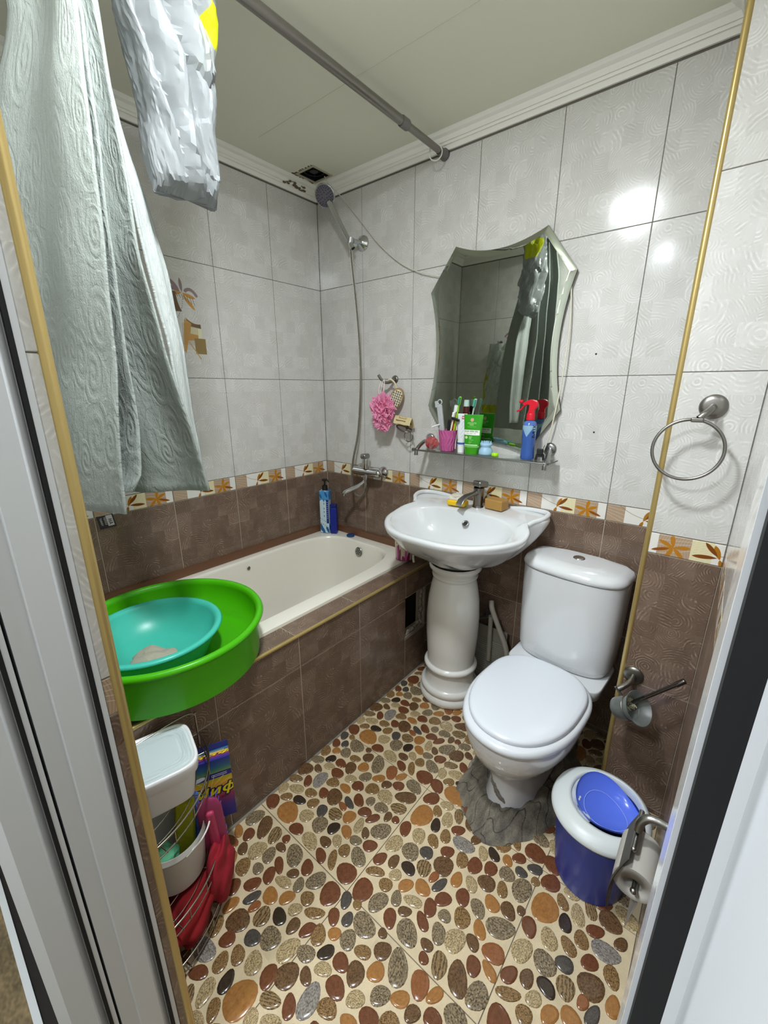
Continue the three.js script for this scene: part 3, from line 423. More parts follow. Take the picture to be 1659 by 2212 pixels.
// ---------------------------------------------------------------- toilet
{
  const t = thing('toilet', 'white ceramic toilet with closed lid and dual-flush cistern', 'toilet', [1.57, 0, .015], rad(-3.5));
  // local: z forward from the wall. pan
  const B = [[0, .0, .39, .098, .25, 2.6], [.03, 0, .39, .094, .245, 2.6], [.09, 0, .385, .088, .235, 2.5], [.16, 0, .385, .093, .235, 2.4], [.205, 0, .40, .118, .255, 2.3], [.25, 0, .42, .158, .277, 2.25], [.30, 0, .435, .18, .285, 2.25], [.345, 0, .445, .19, .285, 2.3], [.372, 0, .445, .187, .281, 2.3], [.378, 0, .445, .183, .277, 2.3]];
  M(skin(B.map(([y, x, z, a, b, e]) => sring(y, x, z, a, b, e, 56)), { cap0: true, cap1: true }), CERAMIC, 'pan', t);
  // shelf carrying the cistern
  M(skin([sring(.2, 0, .14, .09, .12, 4, 40), sring(.30, 0, .14, .13, .125, 5, 40), sring(.35, 0, .135, .185, .125, 7, 40), sring(.388, 0, .135, .19, .128, 7, 40), sring(.392, 0, .135, .186, .124, 7, 40)], { cap0: true, cap1: true }), CERAMIC, 'cistern_shelf', t);
  const D = (y, k, dz = 0) => { const r = []; for (let i = 0; i < 64; i++) { const th = i / 64 * Math.PI * 2, c = Math.cos(th), s = -Math.sin(th); let x, z; if (s > 0) { x = .192 * Math.sign(c) * Math.abs(c) ** .92; z = .44 + .292 * s ** .88; } else { const e = 3.2; x = .192 * Math.sign(c) * Math.abs(c) ** (2 / e) * (1 - .16 * (-s) ** 2); z = .44 - .215 * Math.abs(s) ** (2 / e); } r.push([x * k, y, .44 + (z - .44) * k + dz]); } return r; };
  M(skin([D(.379, 1.0), D(.381, 1.03), D(.392, 1.045), D(.403, 1.035), D(.409, 1.0), D(.4105, .95)], { cap0: true, cap1: true }), phy(0xdde1e5, .2), 'seat', t);
  M(skin([D(.4105, .93), D(.4115, .955), D(.42, .96), D(.427, .948), D(.431, .92), D(.434, .86), D(.4355, .6), D(.436, .3)], { cap0: true, cap1: true }), phy(0xdde2e8, .2), 'lid', t);
  // cistern
  const C = (y, a, b, k = 1) => { const r = []; for (let i = 0; i < 64; i++) { const th = i / 64 * Math.PI * 2, c = Math.cos(th), s = -Math.sin(th); const x = a * Math.sign(c) * Math.abs(c) ** .42; const z = s > 0 ? b * Math.abs(s) ** .55 * (1 - .18 * (x / a) ** 2) : -.075 * Math.abs(s) ** .3; r.push([x * k, y, .085 + z * k]); } return r; };
  M(skin([C(.394, .16, .10), C(.4, .176, .115), C(.43, .187, .124), C(.55, .193, .128), C(.7, .196, .13), C(.795, .197, .131)], { cap0: true, cap1: true }), CERAMIC, 'cistern', t);
  const L = M(skin([C(.798, .19, .125), C(.799, .2, .134), C(.812, .202, .136), C(.828, .194, .13), C(.838, .17, .112), C(.842, .1, .07)], { cap0: true, cap1: true }), CERAMIC, 'cistern_lid', t);
  M(lathe([[0, .004], [.019, .005], [.022, .003], [.023, 0]], 28), CHROME, 'flush_button', L, [0, .8415, .075]);
  // old cement cuff round the foot
  const rings = []; seed = 5; for (let j = 0; j <= 6; j++) { const k = j / 6; const r = []; for (let i = 0; i < 60; i++) { const th = i / 60 * Math.PI * 2, c = Math.cos(th), s = -Math.sin(th), w = 1 + .16 * N3(c * 2.2, s * 2.2, 3) * (1 - k); const a = lerp(.195, .082, k) * w, b = lerp(.365, .225, k) * w; r.push([c * a, .002 + .04 * smooth(k * 1.5) * (1 + .5 * N3(c * 5, s * 5, k * 3)) + .006 * N3(c * 11, s * 11, k * 7), .385 + s * b]); } rings.push(r); }
  const cement = phy(0xffffff, .75, { map: dataTex(256, 256, (u, v) => { const k = .8 + .5 * fbm(u * 14, v * 6, 4) + .25 * (rnd() - .5), cr = Math.abs(N3(u * 9, v * 5, 8)) < .025 ? .5 : 1; return [132 * k * cr, 124 * k * cr, 108 * k * cr]; }), bumpMap: BUMP_WAVE, bumpScale: .01 });
  M(skin(rings, { uv: (u, v, q) => [q[0] * 2.3 + .1 * q[1], q[2] * 2.3] }), cement, 'cement_cuff', t).userData.label = 'rough grey cement smeared round the foot';
  // streaks of cement on the foot
  const sp = []; seed = 9; const blob = (x, y, z, s) => { const g = new THREE.IcosahedronGeometry(s, 1), p = g.attributes.position; for (let i = 0; i < p.count; i++) { const k = 1 + .4 * N3(p.getX(i) * 200 + x * 50, p.getY(i) * 200, z * 40); p.setXYZ(i, p.getX(i) * k, p.getY(i) * k, p.getZ(i) * k); } g.computeVertexNormals(); sp.push(g.scale(1, 1, .45).translate(x, y, z)); };
  for (let i = 0; i < 30; i++) { const k = i / 29; const th = lerp(-2.35, -1.35, k); const y = lerp(.155, .055, k) + .008 * rnd(); const x = .0925 * Math.cos(-th), z = .385 + .24 * Math.sin(-th); blob(x * 1.0, y, z, rr(.004, .008) + .004 * k); }
  for (let i = 0; i < 14; i++) { const k = i / 13; blob(-.078 - .006 * k, lerp(.15, .07, k), .385 + .11, rr(.003, .005)); }
  M(merge(sp), std(0x7d776c, .9), 'cement_streak', t);
}
{ // pipes and boards in the gap behind the basin
  const P = std(0x9b978c, .5);
  tag(M(merge([bar([1.2, .17, .05], [1.195, .42, .05], .0115, 14)]), P, 'drain_pipe'), 'upright grey plastic pipe on the wall beside the pedestal', 'pipe');
  tag(M(tube([[1.19, .5, .045], [1.2, .475, .06], [1.245, .38, .062], [1.285, .3, .064], [1.3, .25, .066], [1.305, .03, .068]], .0125, 40, 12), std(0xb0ac9f, .5), 'supply_pipe'), 'slanting pale plastic pipe behind the toilet', 'pipe');
  const v = thing('stop_valve', 'small stop valve on the wall beside the pedestal', 'valve', [1.165, .405, .0]);
  M(cyl(.012, .012, .05, 16).rotateX(R90).translate(0, 0, .025), STEEL, 'body', v); M(bar([-.035, -.02, .05], [.02, .012, .05], .009), STEEL, 'outlet', v); M(rb(.012, .05, .01, .004, .012, .03, .062), std(0x23202a, .5), 'handle', v);
  const b = thing('ribbed_board', 'ribbed grey plastic board leaning on the wall behind the pedestal', 'board', [1.16, .1, .03], 0);
  M(bx(.20, .25, .006, .02, .13, 0), std(0x8a867b, .7), 'sheet', b); const ribs = []; for (let i = 0; i < 22; i++) ribs.push(bx(.2, .0045, .004, .02, .02 + i * .0085, .005)); M(merge(ribs), std(0x97938a, .6), 'ribs', b); b.userData.label = 'ribbed grey plastic board leaning on the wall behind the pedestal'; b.position.y = .002; b.scale.y = 1.35;
  tag(M(bar([1.215, .002, .14], [1.205, .13, .135], .013, 14), std(0xb7b5ad, .5), 'pipe_stub'), 'short white pipe stub standing on the floor by the pedestal', 'pipe');
  tag(M(rb(.1, .2, .1, .02, 1.335, .1, .07), std(0x0e0d0d, .8), 'soil_pipe_boot'), 'black rubber pipe boot in the gap behind the toilet', 'pipe boot');
}
// ---------------------------------------------------------------- mirror, shelf and what stands on it
{
  const cx = 1.085, s = new THREE.Shape(), q = [[.198, 2.086], [.32, 1.918]];
  const outline = (k) => { const o = -k; const sh = new THREE.Shape(); const T = [.197 + o * .45, 2.086 + o * 1.05], S1 = [.319 + o * 1.08, 1.92 + o * .1], S2 = [.317 + o * 1.08, 1.418 - o * .1], Bm = [.19 + o * .45, 1.232 - o * 1.05];
    sh.moveTo(-T[0], T[1]); sh.quadraticCurveTo(0, T[1] - .085, T[0], T[1]); sh.lineTo(...S1); sh.quadraticCurveTo(S1[0] - .075, 1.67, S2[0], S2[1]); sh.lineTo(...Bm); sh.quadraticCurveTo(0, Bm[1] + .075, -Bm[0], Bm[1]); sh.lineTo(-S2[0], S2[1]); sh.quadraticCurveTo(-S1[0] + .075, 1.67, -S1[0], S1[1]); sh.closePath(); return sh; };
  const t = thing('wall_mirror', 'large mirror with concave sides and cut edges over the washbasin', 'mirror', [cx, 0, .0]);
  M(extr(outline(0), .008, 0, 24).translate(0, 0, .012), std(0x4c4740, .7), 'backing', t);
  M(new THREE.ShapeGeometry(outline(.024), 24).translate(0, 0, .0262), std(0xb9bdb2, .015, { metalness: 1 }), 'mirror_glass', t);
  // bevelled border: skin between outer and inner outline
  const A = outline(0).getSpacedPoints(160), A2 = outline(0).getPoints(24), Bp = outline(.024).getPoints(24), Cp = outline(.017).getPoints(24);
  const ring = (P, z) => P.slice(0, A2.length - 1).map((p) => [p.x, p.y, z]);
  const bev = toCreasedNormals(skin([ring(A2, .0195), ring(A2, .0215), ring(Cp, .0255), ring(Bp, .0262)]), .2);
  M(bev, std(0xb4bbb0, .04, { metalness: 1 }), 'bevel', t);
  // two white cables of the mirror
  const CORD = std(0xcfc9bb, .5);
  tag(M(tube([[.17, CEIL - .002, .1], [.18, CEIL - .03, .085], [.21, 2.43, .03], [.33, 2.3, .014], [.45, 2.175, .012], [.58, 2.075, .012], [.7, 2.015, .012], [.80, 1.985, .013]], .0022, 80, 6), CORD, 'electric_cord'), 'thin white cord sagging from the ceiling vent to the mirror', 'cord');
  tag(M(tube([[1.383, 1.9, .012], [1.4, 1.75, .02], [1.402, 1.6, .034], [1.395, 1.48, .036], [1.385, 1.39, .034], [1.37, 1.3, .03], [1.352, 1.245, .022], [1.345, 1.235, .012]], .0028, 60, 6), std(0xd8d3bf, .5), 'power_cable'), 'thin cream cable hanging down the right edge of the mirror', 'cord');
}
{
  const t = thing('glass_shelf', 'glass shelf on curved chrome brackets below the mirror', 'shelf');
  M(rb(.62, .006, .118, .002, 1.108, 1.214, .082), phy(0xffffff, .04, { transmission: 1, thickness: .006, ior: 1.5, attenuationColor: new THREE.Color(0xb8d8c8), attenuationDistance: .05 }), 'glass', t);
  M(bar([.79, 1.2155, .146], [1.4, 1.2155, .146], .0045), CHROME_DULL, 'front_rail', t);
  for (const x of [.775, 1.372]) { const b = M(lathe([[0, .012], [.018, .012], [.026, .007], [.028, 0]], 28), CHROME_DULL, 'bracket', t, [x, 1.255, 0], [R90, 0, 0]); const dx = x > 1 ? .03 : .008; M(merge([tube([[0, .01, 0], [dx * .3, .03, .002], [dx * .7, .075, .01], [dx, .12, .03], [dx, .135, .045], [dx, .138, .066]], .0095, 30, 12), bar([dx - .02, .14, .04], [dx + .002, .14, .04], .008, 12)]), CHROME_DULL, 'arm', b); }
}
const SH = 1.2175, SZ = .085;
{ // cup with brushes and tubes
  const c = tag(M(lathe([[0, 0], [.031, 0], [.035, .004], [.045, .098], [.0435, .098], [.033, .008], [0, .006]], 40), phy(0xc05a93, .45, { bumpMap: dataTex(128, 128, (u, v) => { const k = 128 + 100 * Math.sin(u * 50 + 2 * Math.sin(v * 40)) * Math.sin(v * 50); return [k, k, k]; }, { srgb: false, repeat: [2, 1] }), bumpScale: .004 }), 'toothbrush_cup', null, [.926, SH, SZ]), 'pink patterned plastic cup on the glass shelf', 'cup');
  const CASE = phy(0xdde0e2, .25, { transmission: .45, thickness: 0 });
  const k = thing('brush_case', 'clear grey toothbrush case leaning in the pink cup', 'case', [.912, SH + .012, SZ + .008]); k.rotation.z = .17; M(rb(.026, .2, .016, .006, 0, .1, 0), CASE, 'tube', k); M(new THREE.TorusGeometry(.011, .003, 8, 20).translate(.004, .212, 0), CASE, 'hanging_loop', k); M(rb(.014, .03, .012, .003, -.014, .205, 0), CASE, 'hinge', k);
  const rz = thing('razor', 'black and white razor standing in the pink cup', 'razor', [.936, SH + .012, SZ + .016]); rz.rotation.z = -.02; M(rb(.012, .135, .012, .004, 0, .068, 0), std(0x15151c, .4), 'handle', rz); M(rb(.04, .012, .014, .004, 0, .142, .004).rotateZ(-.25), std(0x14141a, .4), 'blade_head', rz); M(rb(.042, .007, .012, .003, -.028, .118, .006).rotateZ(.35), std(0xf0f0f0, .3), 'second_head', rz);
  const tubeThing = (name, label, pos, rotz, body, cap, w, h) => { const g = thing(name, label, 'toothpaste', pos); g.rotation.z = rotz; M(skin([sring(0, 0, 0, w * .46, .002, 4, 24), sring(h * .3, 0, 0, w * .46, .008, 3, 24), sring(h * .75, 0, 0, w * .42, .013, 2.4, 24), sring(h, 0, 0, w * .36, .014, 2, 24)], { cap0: true, cap1: true }), body, 'tube', g); M(cyl(w * .32, w * .36, .028, 20).translate(0, h + .014, 0), cap, 'cap', g); return g; };
  const txt = (bg, fn) => canvasTex(160, 256, (g, w, h) => { g.fillStyle = bg; g.fillRect(0, 0, w, h); fn(g, w, h); });
  const g1 = tubeThing('toothpaste_tube', 'orange and white toothpaste tube standing cap up in the pink cup', [.948, SH + .012, SZ - .008], -.07, phy(0xffffff, .35, { map: txt('#d8502c', (g) => { g.fillStyle = '#fff'; g.fillRect(0, 0, 18, 256); g.fillRect(142, 0, 18, 256); g.fillStyle = '#2b4a7c'; g.fillRect(0, 0, 160, 18); }) }), phy(0xe9eaec, .3), .036, .17);
  const g2 = tubeThing('toothpaste_tube', 'dark red toothpaste tube with pale cap standing behind the white tube', [.992, SH, SZ - .03], -.03, phy(0xffffff, .35, { map: txt('#4a1310', (g) => { g.save(); g.translate(44, 40); g.rotate(R90); g.fillStyle = '#eee'; g.font = 'bold 44px sans-serif'; g.fillText('Dent', 0, 0); g.restore(); g.fillStyle = '#c9b48a'; g.fillRect(10, 190, 36, 30); }) }), phy(0xb9d2cc, .3), .036, .205);
  const brush = (label, pos, rz, col, head, len) => { const g = thing('toothbrush', label, 'toothbrush', pos); g.rotation.z = rz; M(tube([[0, 0, 0], [.002, len * .4, .003], [0, len * .7, 0], [0, len * .86, 0]], .004, 24, 8), col, 'handle', g); M(rb(.012, len * .16, .006, .003, 0, len * .93, 0), col, 'head', g); M(rb(.01, len * .13, .01, .002, 0, len * .93, .007), head, 'bristles', g); };
  brush('lime green toothbrush standing in the pink cup', [.945, SH + .014, SZ + .004], -.17, phy(0x8fd11c, .3), std(0x2f8f6a, .7), .235);
  brush('striped white toothbrush in the pink cup behind the razor', [.93, SH + .014, SZ + .012], -.2, phy(0xe7e3d2, .3), std(0xf2f2ee, .7), .17);
  brush('pale mint toothbrush leaning behind the green tube', [1.0, SH, SZ - .035], -.17, phy(0xa9d1be, .3), std(0x4aa58e, .7), .24);
  // white tube standing on its cap
  const stand = (name, label, x, z, w, h, capH, tex, cap) => { const g = thing(name, label, 'tube', [x, SH, z], .12); M(cyl(w * .36, w * .33, capH, 28).translate(0, capH / 2, 0), cap, 'cap', g); M(skin([sring(capH, 0, 0, w * .39, .018, 2, 40), sring(capH + h * .25, 0, 0, w * .41, .017, 2.1, 40), sring(capH + h * .7, 0, 0, w * .46, .009, 2.6, 40), sring(capH + h * .97, 0, 0, w * .49, .003, 4, 40), sring(capH + h, 0, 0, w * .49, .0022, 4, 40)], { cap0: true, cap1: true, uv: (u, v, p) => [clamp((p[0] / w) + .5, 0, 1), (p[1] - capH) / h] }), phy(0xffffff, .32, { map: tex }), 'tube', g); return g; };
  stand('cream_tube', 'white crumpled tube with blue band between the pink cup and green tube', .998, SZ, .047, .14, .034, canvasTex(160, 420, (g, w, h) => { g.fillStyle = '#dfe3e6'; g.fillRect(0, 0, w, h); g.fillStyle = '#2f5aa0'; g.fillRect(0, h - 36, w, 26); g.fillStyle = '#c03a34'; g.fillRect(78, 30, 62, 44); g.fillStyle = '#fff'; g.font = 'bold 26px sans-serif'; g.fillText('PRO', 84, 62); g.fillStyle = '#9fb0bb'; for (let i = 0; i < 26; i++) g.fillRect(78 + (i * 29 % 34), 92 + i * 9, 10, 5); g.fillStyle = '#93bb3c'; g.beginPath(); g.ellipse(34, 352, 12, 17, .3, 0, 7); g.fill(); }), phy(0xf3f4f4, .3));
  stand('gel_tube', 'green aloe vera gel tube on the glass shelf', 1.056, SZ + .004, .092, .142, .03, canvasTex(320, 480, (g, w, h) => {
    g.fillStyle = '#2f9a14'; g.fillRect(0, 0, w, h); g.strokeStyle = '#f3e9da'; g.lineWidth = 4; g.fillStyle = '#c9683e'; g.beginPath(); g.arc(146, 76, 24, 0, 7); g.fill(); g.stroke(); g.fillStyle = '#fff'; g.textAlign = 'center'; g.font = 'bold 26px sans-serif'; g.fillText('M', 146, 86); g.fillStyle = '#cfeab8'; g.font = '28px serif'; g.fillText('ABSOLUTE', 146, 134); g.fillText('SKIN', 146, 160); g.fillRect(78, 176, 140, 2);
    g.fillStyle = '#f2f5ec'; g.fillRect(20, 224, 260, 76); g.fillStyle = '#2b5a20'; g.font = 'bold 30px sans-serif'; g.fillText('ALOE VERA GEL', 150, 256); g.font = '18px sans-serif'; g.fillText('FACE · BODY · HAIR', 150, 284);
    g.fillStyle = '#cfe0a8'; g.beginPath(); g.ellipse(74, 338, 26, 20, 0, 0, 7); g.fill(); g.textAlign = 'left'; g.fillStyle = '#e6f5d8'; g.font = 'bold 18px sans-serif'; g.fillText('АЛОЭ', 120, 334); g.fillText('ГЕЛЬ', 120, 356); g.font = '13px sans-serif'; g.fillText('увлажнение', 120, 376); g.fillText('для лица', 120, 404); g.fillText('и тела', 120, 422); g.fillStyle = '#e9f4df'; g.fillRect(30, 440, 230, 12); g.fillStyle = '#7fbb6a'; g.fillRect(20, 456, 260, 24);
  }), phy(0x3f9d12, .3));
}
{
  const r = thing('red_sachet', 'red item in clear crinkled wrapping at the left end of the glass shelf', 'wrapper', [.838, SH, SZ]);
  const ico = (s, k, f, m, n, pos, sc) => { const g = new THREE.IcosahedronGeometry(s, 4), p = g.attributes.position; for (let i = 0; i < p.count; i++) { const q = 1 + k * (Math.abs(N3(p.getX(i) * f, p.getY(i) * f, p.getZ(i) * f)) * 2 - .5); p.setXYZ(i, p.getX(i) * q * sc[0], Math.max(-pos[1] + .0005, p.getY(i) * q * sc[1]), p.getZ(i) * q * sc[2]); } g.computeVertexNormals(); return M(toCreasedNormals(g, .5), m, n, r, pos); };
  ico(.028, .3, 50, phy(0xa80d12, .25), 'red_filling', [.0, .03, 0], [1.35, 1.0, .85]);
  ico(.034, .45, 60, phy(0xffffff, .08, { transmission: .93, thickness: 0 }), 'clear_wrap', [.008, .045, 0], [1.2, 1.35, .85]);
  const j = thing('face_brush', 'pale blue silicone face brush on the glass shelf', 'brush', [1.122, SH, SZ]);
  M(lathe([[0, 0], [.028, 0], [.031, .006], [.03, .02], [.022, .032], [.021, .036], [.025, .042], [.026, .052], [0, .053]], 36), phy(0x9fc4dd, .45), 'body', j);
  const br = []; for (let i = 0; i < 19; i++) { const a = i * 2.4, q = .0052 * Math.sqrt(i); br.push(new THREE.ConeGeometry(.0028, .011, 6).translate(Math.cos(a) * q, .058, Math.sin(a) * q)); } M(merge(br), phy(0x9fc4dd, .5), 'bristles', j);
  tag(M(lathe([[0, 0], [.014, 0], [.016, .004], [.015, .012], [.01, .015], [0, .0155]], 24), phy(0xa6e21a, .4), 'bottle_cap', null, [1.172, SH, SZ + .01]), 'small lime green cap on the glass shelf', 'cap');
  const s = thing('spray_bottle', 'blue spray bottle with red trigger at the right end of the shelf', 'bottle', [1.309, SH, SZ]);
  const lab = canvasTex(512, 512, (g, w, h) => { g.fillStyle = '#3f66b4'; g.fillRect(0, 0, w, h); const gr = g.createLinearGradient(0, 0, 0, h); g.fillStyle = '#5a7cc6'; g.fillRect(0, 60, w, 150); g.fillStyle = '#9cc3dc'; g.beginPath(); g.moveTo(0, 150); g.lineTo(w, 150); g.lineTo(w, 200); for (let i = 8; i >= 0; i--) g.lineTo(i * w / 8, i & 1 ? 190 : 250); g.fill(); g.fillStyle = '#16283f'; g.font = 'bold 60px sans-serif'; g.save(); g.translate(110, 260); g.rotate(-R90); g.fillText('MIX', 0, 0); g.restore(); });
  M(lathe([[0, 0], [.024, 0], [.0275, .005], [.0275, .02], [.026, .05], [.027, .09], [.0275, .12], [.0275, .138], [.023, .152], [.014, .158], [.013, .165]], 36), phy(0xffffff, .15, { map: lab, transmission: .25, thickness: 0 }), 'bottle', s);
  const RED = phy(0xd3152c, .3), tr = M(lathe([[.0165, .160], [.0165, .184], [.013, .188], [0, .188]], 28), RED, 'spray_head', s);
  const sh = new THREE.Shape(); sh.moveTo(.012, .186); sh.lineTo(.012, .2); sh.lineTo(.022, .213); sh.quadraticCurveTo(.028, .234, .004, .238); sh.quadraticCurveTo(-.02, .238, -.034, .222); sh.lineTo(-.028, .216); sh.quadraticCurveTo(-.018, .224, -.006, .222); sh.lineTo(-.006, .206); sh.lineTo(-.01, .186); sh.closePath();
  M(extr(sh, .013, .002, 10).translate(0, 0, -.0065), RED, 'nozzle_body', tr); M(cyl(.0068, .0068, .014, 14).rotateZ(R90).translate(-.044, .232, 0), RED, 'nozzle', tr); M(tube([[-.018, .222, 0], [-.034, .212, 0], [-.045, .199, 0], [-.06, .193, 0]], .0035, 16, 8), RED, 'trigger', tr);
  const h = thing('hair_clip', 'small black claw hair clip beside the shelf bracket', 'hair clip', [1.358, SH, SZ - .01], .2);
  const arch = new THREE.Shape(); arch.moveTo(-.018, 0); arch.lineTo(-.014, .02); arch.quadraticCurveTo(0, .034, .014, .02); arch.lineTo(.018, 0); arch.lineTo(.012, 0); arch.lineTo(.01, .012); arch.lineTo(-.01, .012); arch.lineTo(-.012, 0); M(extr(arch, .012, .0015).translate(0, 0.0015, -.012), BLACK, 'jaw', h); M(rb(.026, .026, .01, .004, 0, .034, 0), BLACK, 'grip', h);
}
// ---------------------------------------------------------------- shower, hooks
{
  const t = thing('hand_shower', 'chrome hand shower with grey spray face in a round wall holder', 'shower', [0, 0, 0]);
  const H = [.318, 2.205], grip = [.32, 2.19, .085], head = [.205, 2.405, .13];
  const ax = V(head[0] - grip[0], head[1] - grip[1], head[2] - grip[2]).normalize();
  M(lathe([[0, .03], [.012, .03], [.018, .022], [.034, .01], [.036, 0]], 32), CHROME, 'wall_holder', t, [H[0] + .015, H[1], 0], [R90, 0, 0]);
  M(merge([bar([.333, 2.205, .02], [.328, 2.2, .07], .011, 14), bar([.318 - .004, 2.185, .082], [.322, 2.215, .082], .018, 16)]), CHROME, 'holder_clamp', t);
  const p = (k, o = 0) => [lerp(grip[0], head[0], k), lerp(grip[1], head[1], k), lerp(grip[2], head[2], k) + o];
  M(merge([tube([p(-.12), p(.2), p(.6), p(.86)], .0125, 24, 14)]), CHROME, 'handle', t);
  const hd = M(lathe([[0, .03], [.02, .028], [.04, .018], [.05, .006], [.051, -.002], [.047, -.006], [0, -.006]], 40), CHROME, 'head', t); hd.position.set(head[0] - .004, head[1], head[2]);
  const nrm = V(-.38, .5, -.78).normalize(); hd.quaternion.setFromUnitVectors(V(0, 1, 0), nrm);
  M(cyl(.045, .045, .004, 36).translate(0, -.007, 0), std(0x6f6b78, .5), 'spray_face', hd);
  const nz = []; for (const [r, m] of [[.014, 6], [.024, 10], [.033, 18], [.04, 22]]) for (let i = 0; i < m; i++) { const a = i / m * 6.283; nz.push(cyl(.0024, .0024, .003, 6).translate(Math.cos(a) * r, -.0095, Math.sin(a) * r)); } M(merge(nz), std(0x35313f, .6), 'nozzles', hd);
}
{
  const CH = std(0xb9b4ab, .22, { metalness: 1, bumpMap: dataTex(8, 256, (u, v) => { const k = 128 + 120 * Math.sin(v * 6.283 * 64); return [k, k, k]; }, { srgb: false }), bumpScale: .001 });
  tag(M(tube([[.322, 2.17, .082], [.326, 2.1, .08], [.335, 1.9, .06], [.342, 1.7, .05], [.34, 1.5, .045], [.318, 1.25, .05], [.292, 1.1, .066], [.288, .99, .075], [.3, .935, .082], [.34, .91, .088], [.385, .915, .092], [.41, .95, .094], [.405, 1.0, .092], [.395, 1.025, .09]], .0065, 160, 10), CH, 'shower_hose'), 'metal shower hose hanging from the hand shower to the mixer tap', 'hose');
  const t = thing('bath_mixer', 'chrome lever mixer tap with swan spout on the wall above the bathtub', 'tap', [.385, 1.045, 0]);
  for (const s of [-1, 1]) M(lathe([[.013, .05], [.014, .03], [.03, .018], [.033, .006], [.033, 0]], 28), CHROME, 'rosette', t, [s * .085, 0, 0], [R90, 0, 0]);
  M(merge([bar([-.085, 0, .055], [.085, 0, .055], .024, 24), new THREE.SphereGeometry(.024, 20, 12).translate(-.085, 0, .055), new THREE.SphereGeometry(.024, 20, 12).translate(.085, 0, .055)]), CHROME, 'body', t);
  M(merge([cyl(.02, .023, .05, 24).translate(0, .045, .06), cyl(.019, .02, .012, 24).translate(0, .074, .06)]), CHROME, 'cartridge', t);
  M(rb(.04, .03, .05, .012, 0, .09, .066).rotateX(0), CHROME_DULL, 'lever', t);
  M(tube([[.005, -.015, .06], [.0, -.05, .068], [-.02, -.075, .09], [-.06, -.1, .125], [-.085, -.118, .15], [-.09, -.135, .155]], .0115, 36, 14), CHROME, 'spout', t);
}
{
  const k = thing('wall_hook', 'chrome wall hook holding the pink puff', 'hook', [.545, 1.545, 0]);
  M(lathe([[0, .01], [.014, .01], [.019, .006], [.02, 0]], 28), STEEL, 'plate', k, [0, 0, 0], [R90, 0, 0]);
  M(tube([[0, 0, .008], [-.006, -.012, .03], [-.02, -.016, .055], [-.034, .0, .075], [-.044, .022, .085]], .0075, 30, 12), STEEL, 'arm', k);
  // pink net sponge
  const p = thing('bath_puff', 'pink net bath puff hanging from the wall hook', 'puff', [.525, 1.395, .085]);
  const PK = phy(0xffb0d4, .8, { transmission: .4, thickness: 0, sheen: .5, sheenColor: new THREE.Color(0xffc0dd) }); seed = 321; const parts = [];
  for (let i = 0; i < 46; i++) {
    const d = V(rr(-1, 1), rr(-1, 1), rr(-.7, 1)).normalize(), up = Math.abs(d.y) > .8 ? V(1, 0, 0) : V(0, 1, 0), a = d.clone().cross(up).normalize(), b = d.clone().cross(a), ph = rnd() * 6, s = rr(.03, .048), lean = rr(.014, .034), w = 5 + Math.floor(rnd() * 4);
    parts.push(sheet((u, v) => { const th = u * Math.PI * 2, r = s * (.1 + .9 * v), wav = .28 * Math.sin(th * w + ph) * v + .14 * Math.sin(th * (w * 2 + 1)) * v; const q = d.clone().multiplyScalar(lean + s * (.35 * v + wav)).addScaledVector(a, Math.cos(th) * r).addScaledVector(b, Math.sin(th) * r); return [q.x * 1.15, q.y * 1.3, q.z * .8]; }, 44, 5, 0));
  }
  const long = V(.01, -.07, .01); for (let i = 0; i < 10; i++) { const ph = rnd() * 6, s = rr(.03, .045), ox = rr(-.025, .035), oy = rr(-.085, -.05); parts.push(sheet((u, v) => { const th = u * 6.283, r = s * (.15 + .85 * v); return [ox + Math.cos(th) * r, oy + Math.sin(th) * r * .7 + .01 * Math.sin(th * 6 + ph) * v, .01 * Math.sin(th * 5 + ph) + .02 * Math.cos(th * 3 + ph) * v]; }, 36, 4, 0)); }
  M(mergeGeometries(parts), PK, 'ruffles', p);
  M(merge([tube([[-.004, .03, 0], [-.008, .09, 0], [-.004, .135, -.01], [.0, .15, -.018], [.004, .13, -.014], [.002, .03, 0]], .0022, 40, 6), tube([[0, .03, .006], [-.016, .08, .004], [-.016, .12, 0], [-.008, .148, -.012]], .002, 30, 6)]), std(0xe9ddd8, .7), 'cord', p);
  // wooden body brush on the same hook
  const b = thing('massage_brush', 'oval wooden brush with dark nubs hanging behind the pink puff', 'brush', [.585, 1.45, .04], .5);
  const ov = (k, y) => sring(y, 0, 0, .034 * k, .055 * k, 2.2, 36);
  const bg = M(skin([ov(.9, -.008), ov(1, -.004), ov(1, .004), ov(.92, .008)], { cap0: true, cap1: true }).rotateX(R90), std(0x9c8158, .55), 'back', b, null, [0, 0, -.35]); 
  M(skin([ov(.82, .006), ov(.82, .011), ov(.78, .013)], { cap0: true, cap1: true }).rotateX(R90), std(0xd9d0b6, .6), 'pad', bg);
  const nb = []; for (let i = -2; i <= 2; i++) for (let j = -3; j <= 3; j++) if ((i / 2.6) ** 2 + (j / 3.6) ** 2 < 1) nb.push(cyl(.0022, .0034, .01, 8).rotateX(R90).translate(i * .0105, j * .012, .017)); M(merge(nb), std(0x3f3a2a, .6), 'nubs', bg);
  M(tube([[.0, .05, .004], [-.012, .08, .006], [-.035, .095, .004], [-.045, .088, 0]], .0045, 20, 8), std(0xd3c6a6, .7), 'strap', b);
  // wire soap holder with a folded wrapper
  const h = thing('soap_holder', 'chrome wire holder on the tiles with a folded paper wrapper', 'holder', [.645, 1.325, 0]);
  M(lathe([[0, .01], [.013, .01], [.017, .006], [.018, 0]], 24), STEEL, 'plate', h, [.0, .0, 0], [R90, 0, 0]);
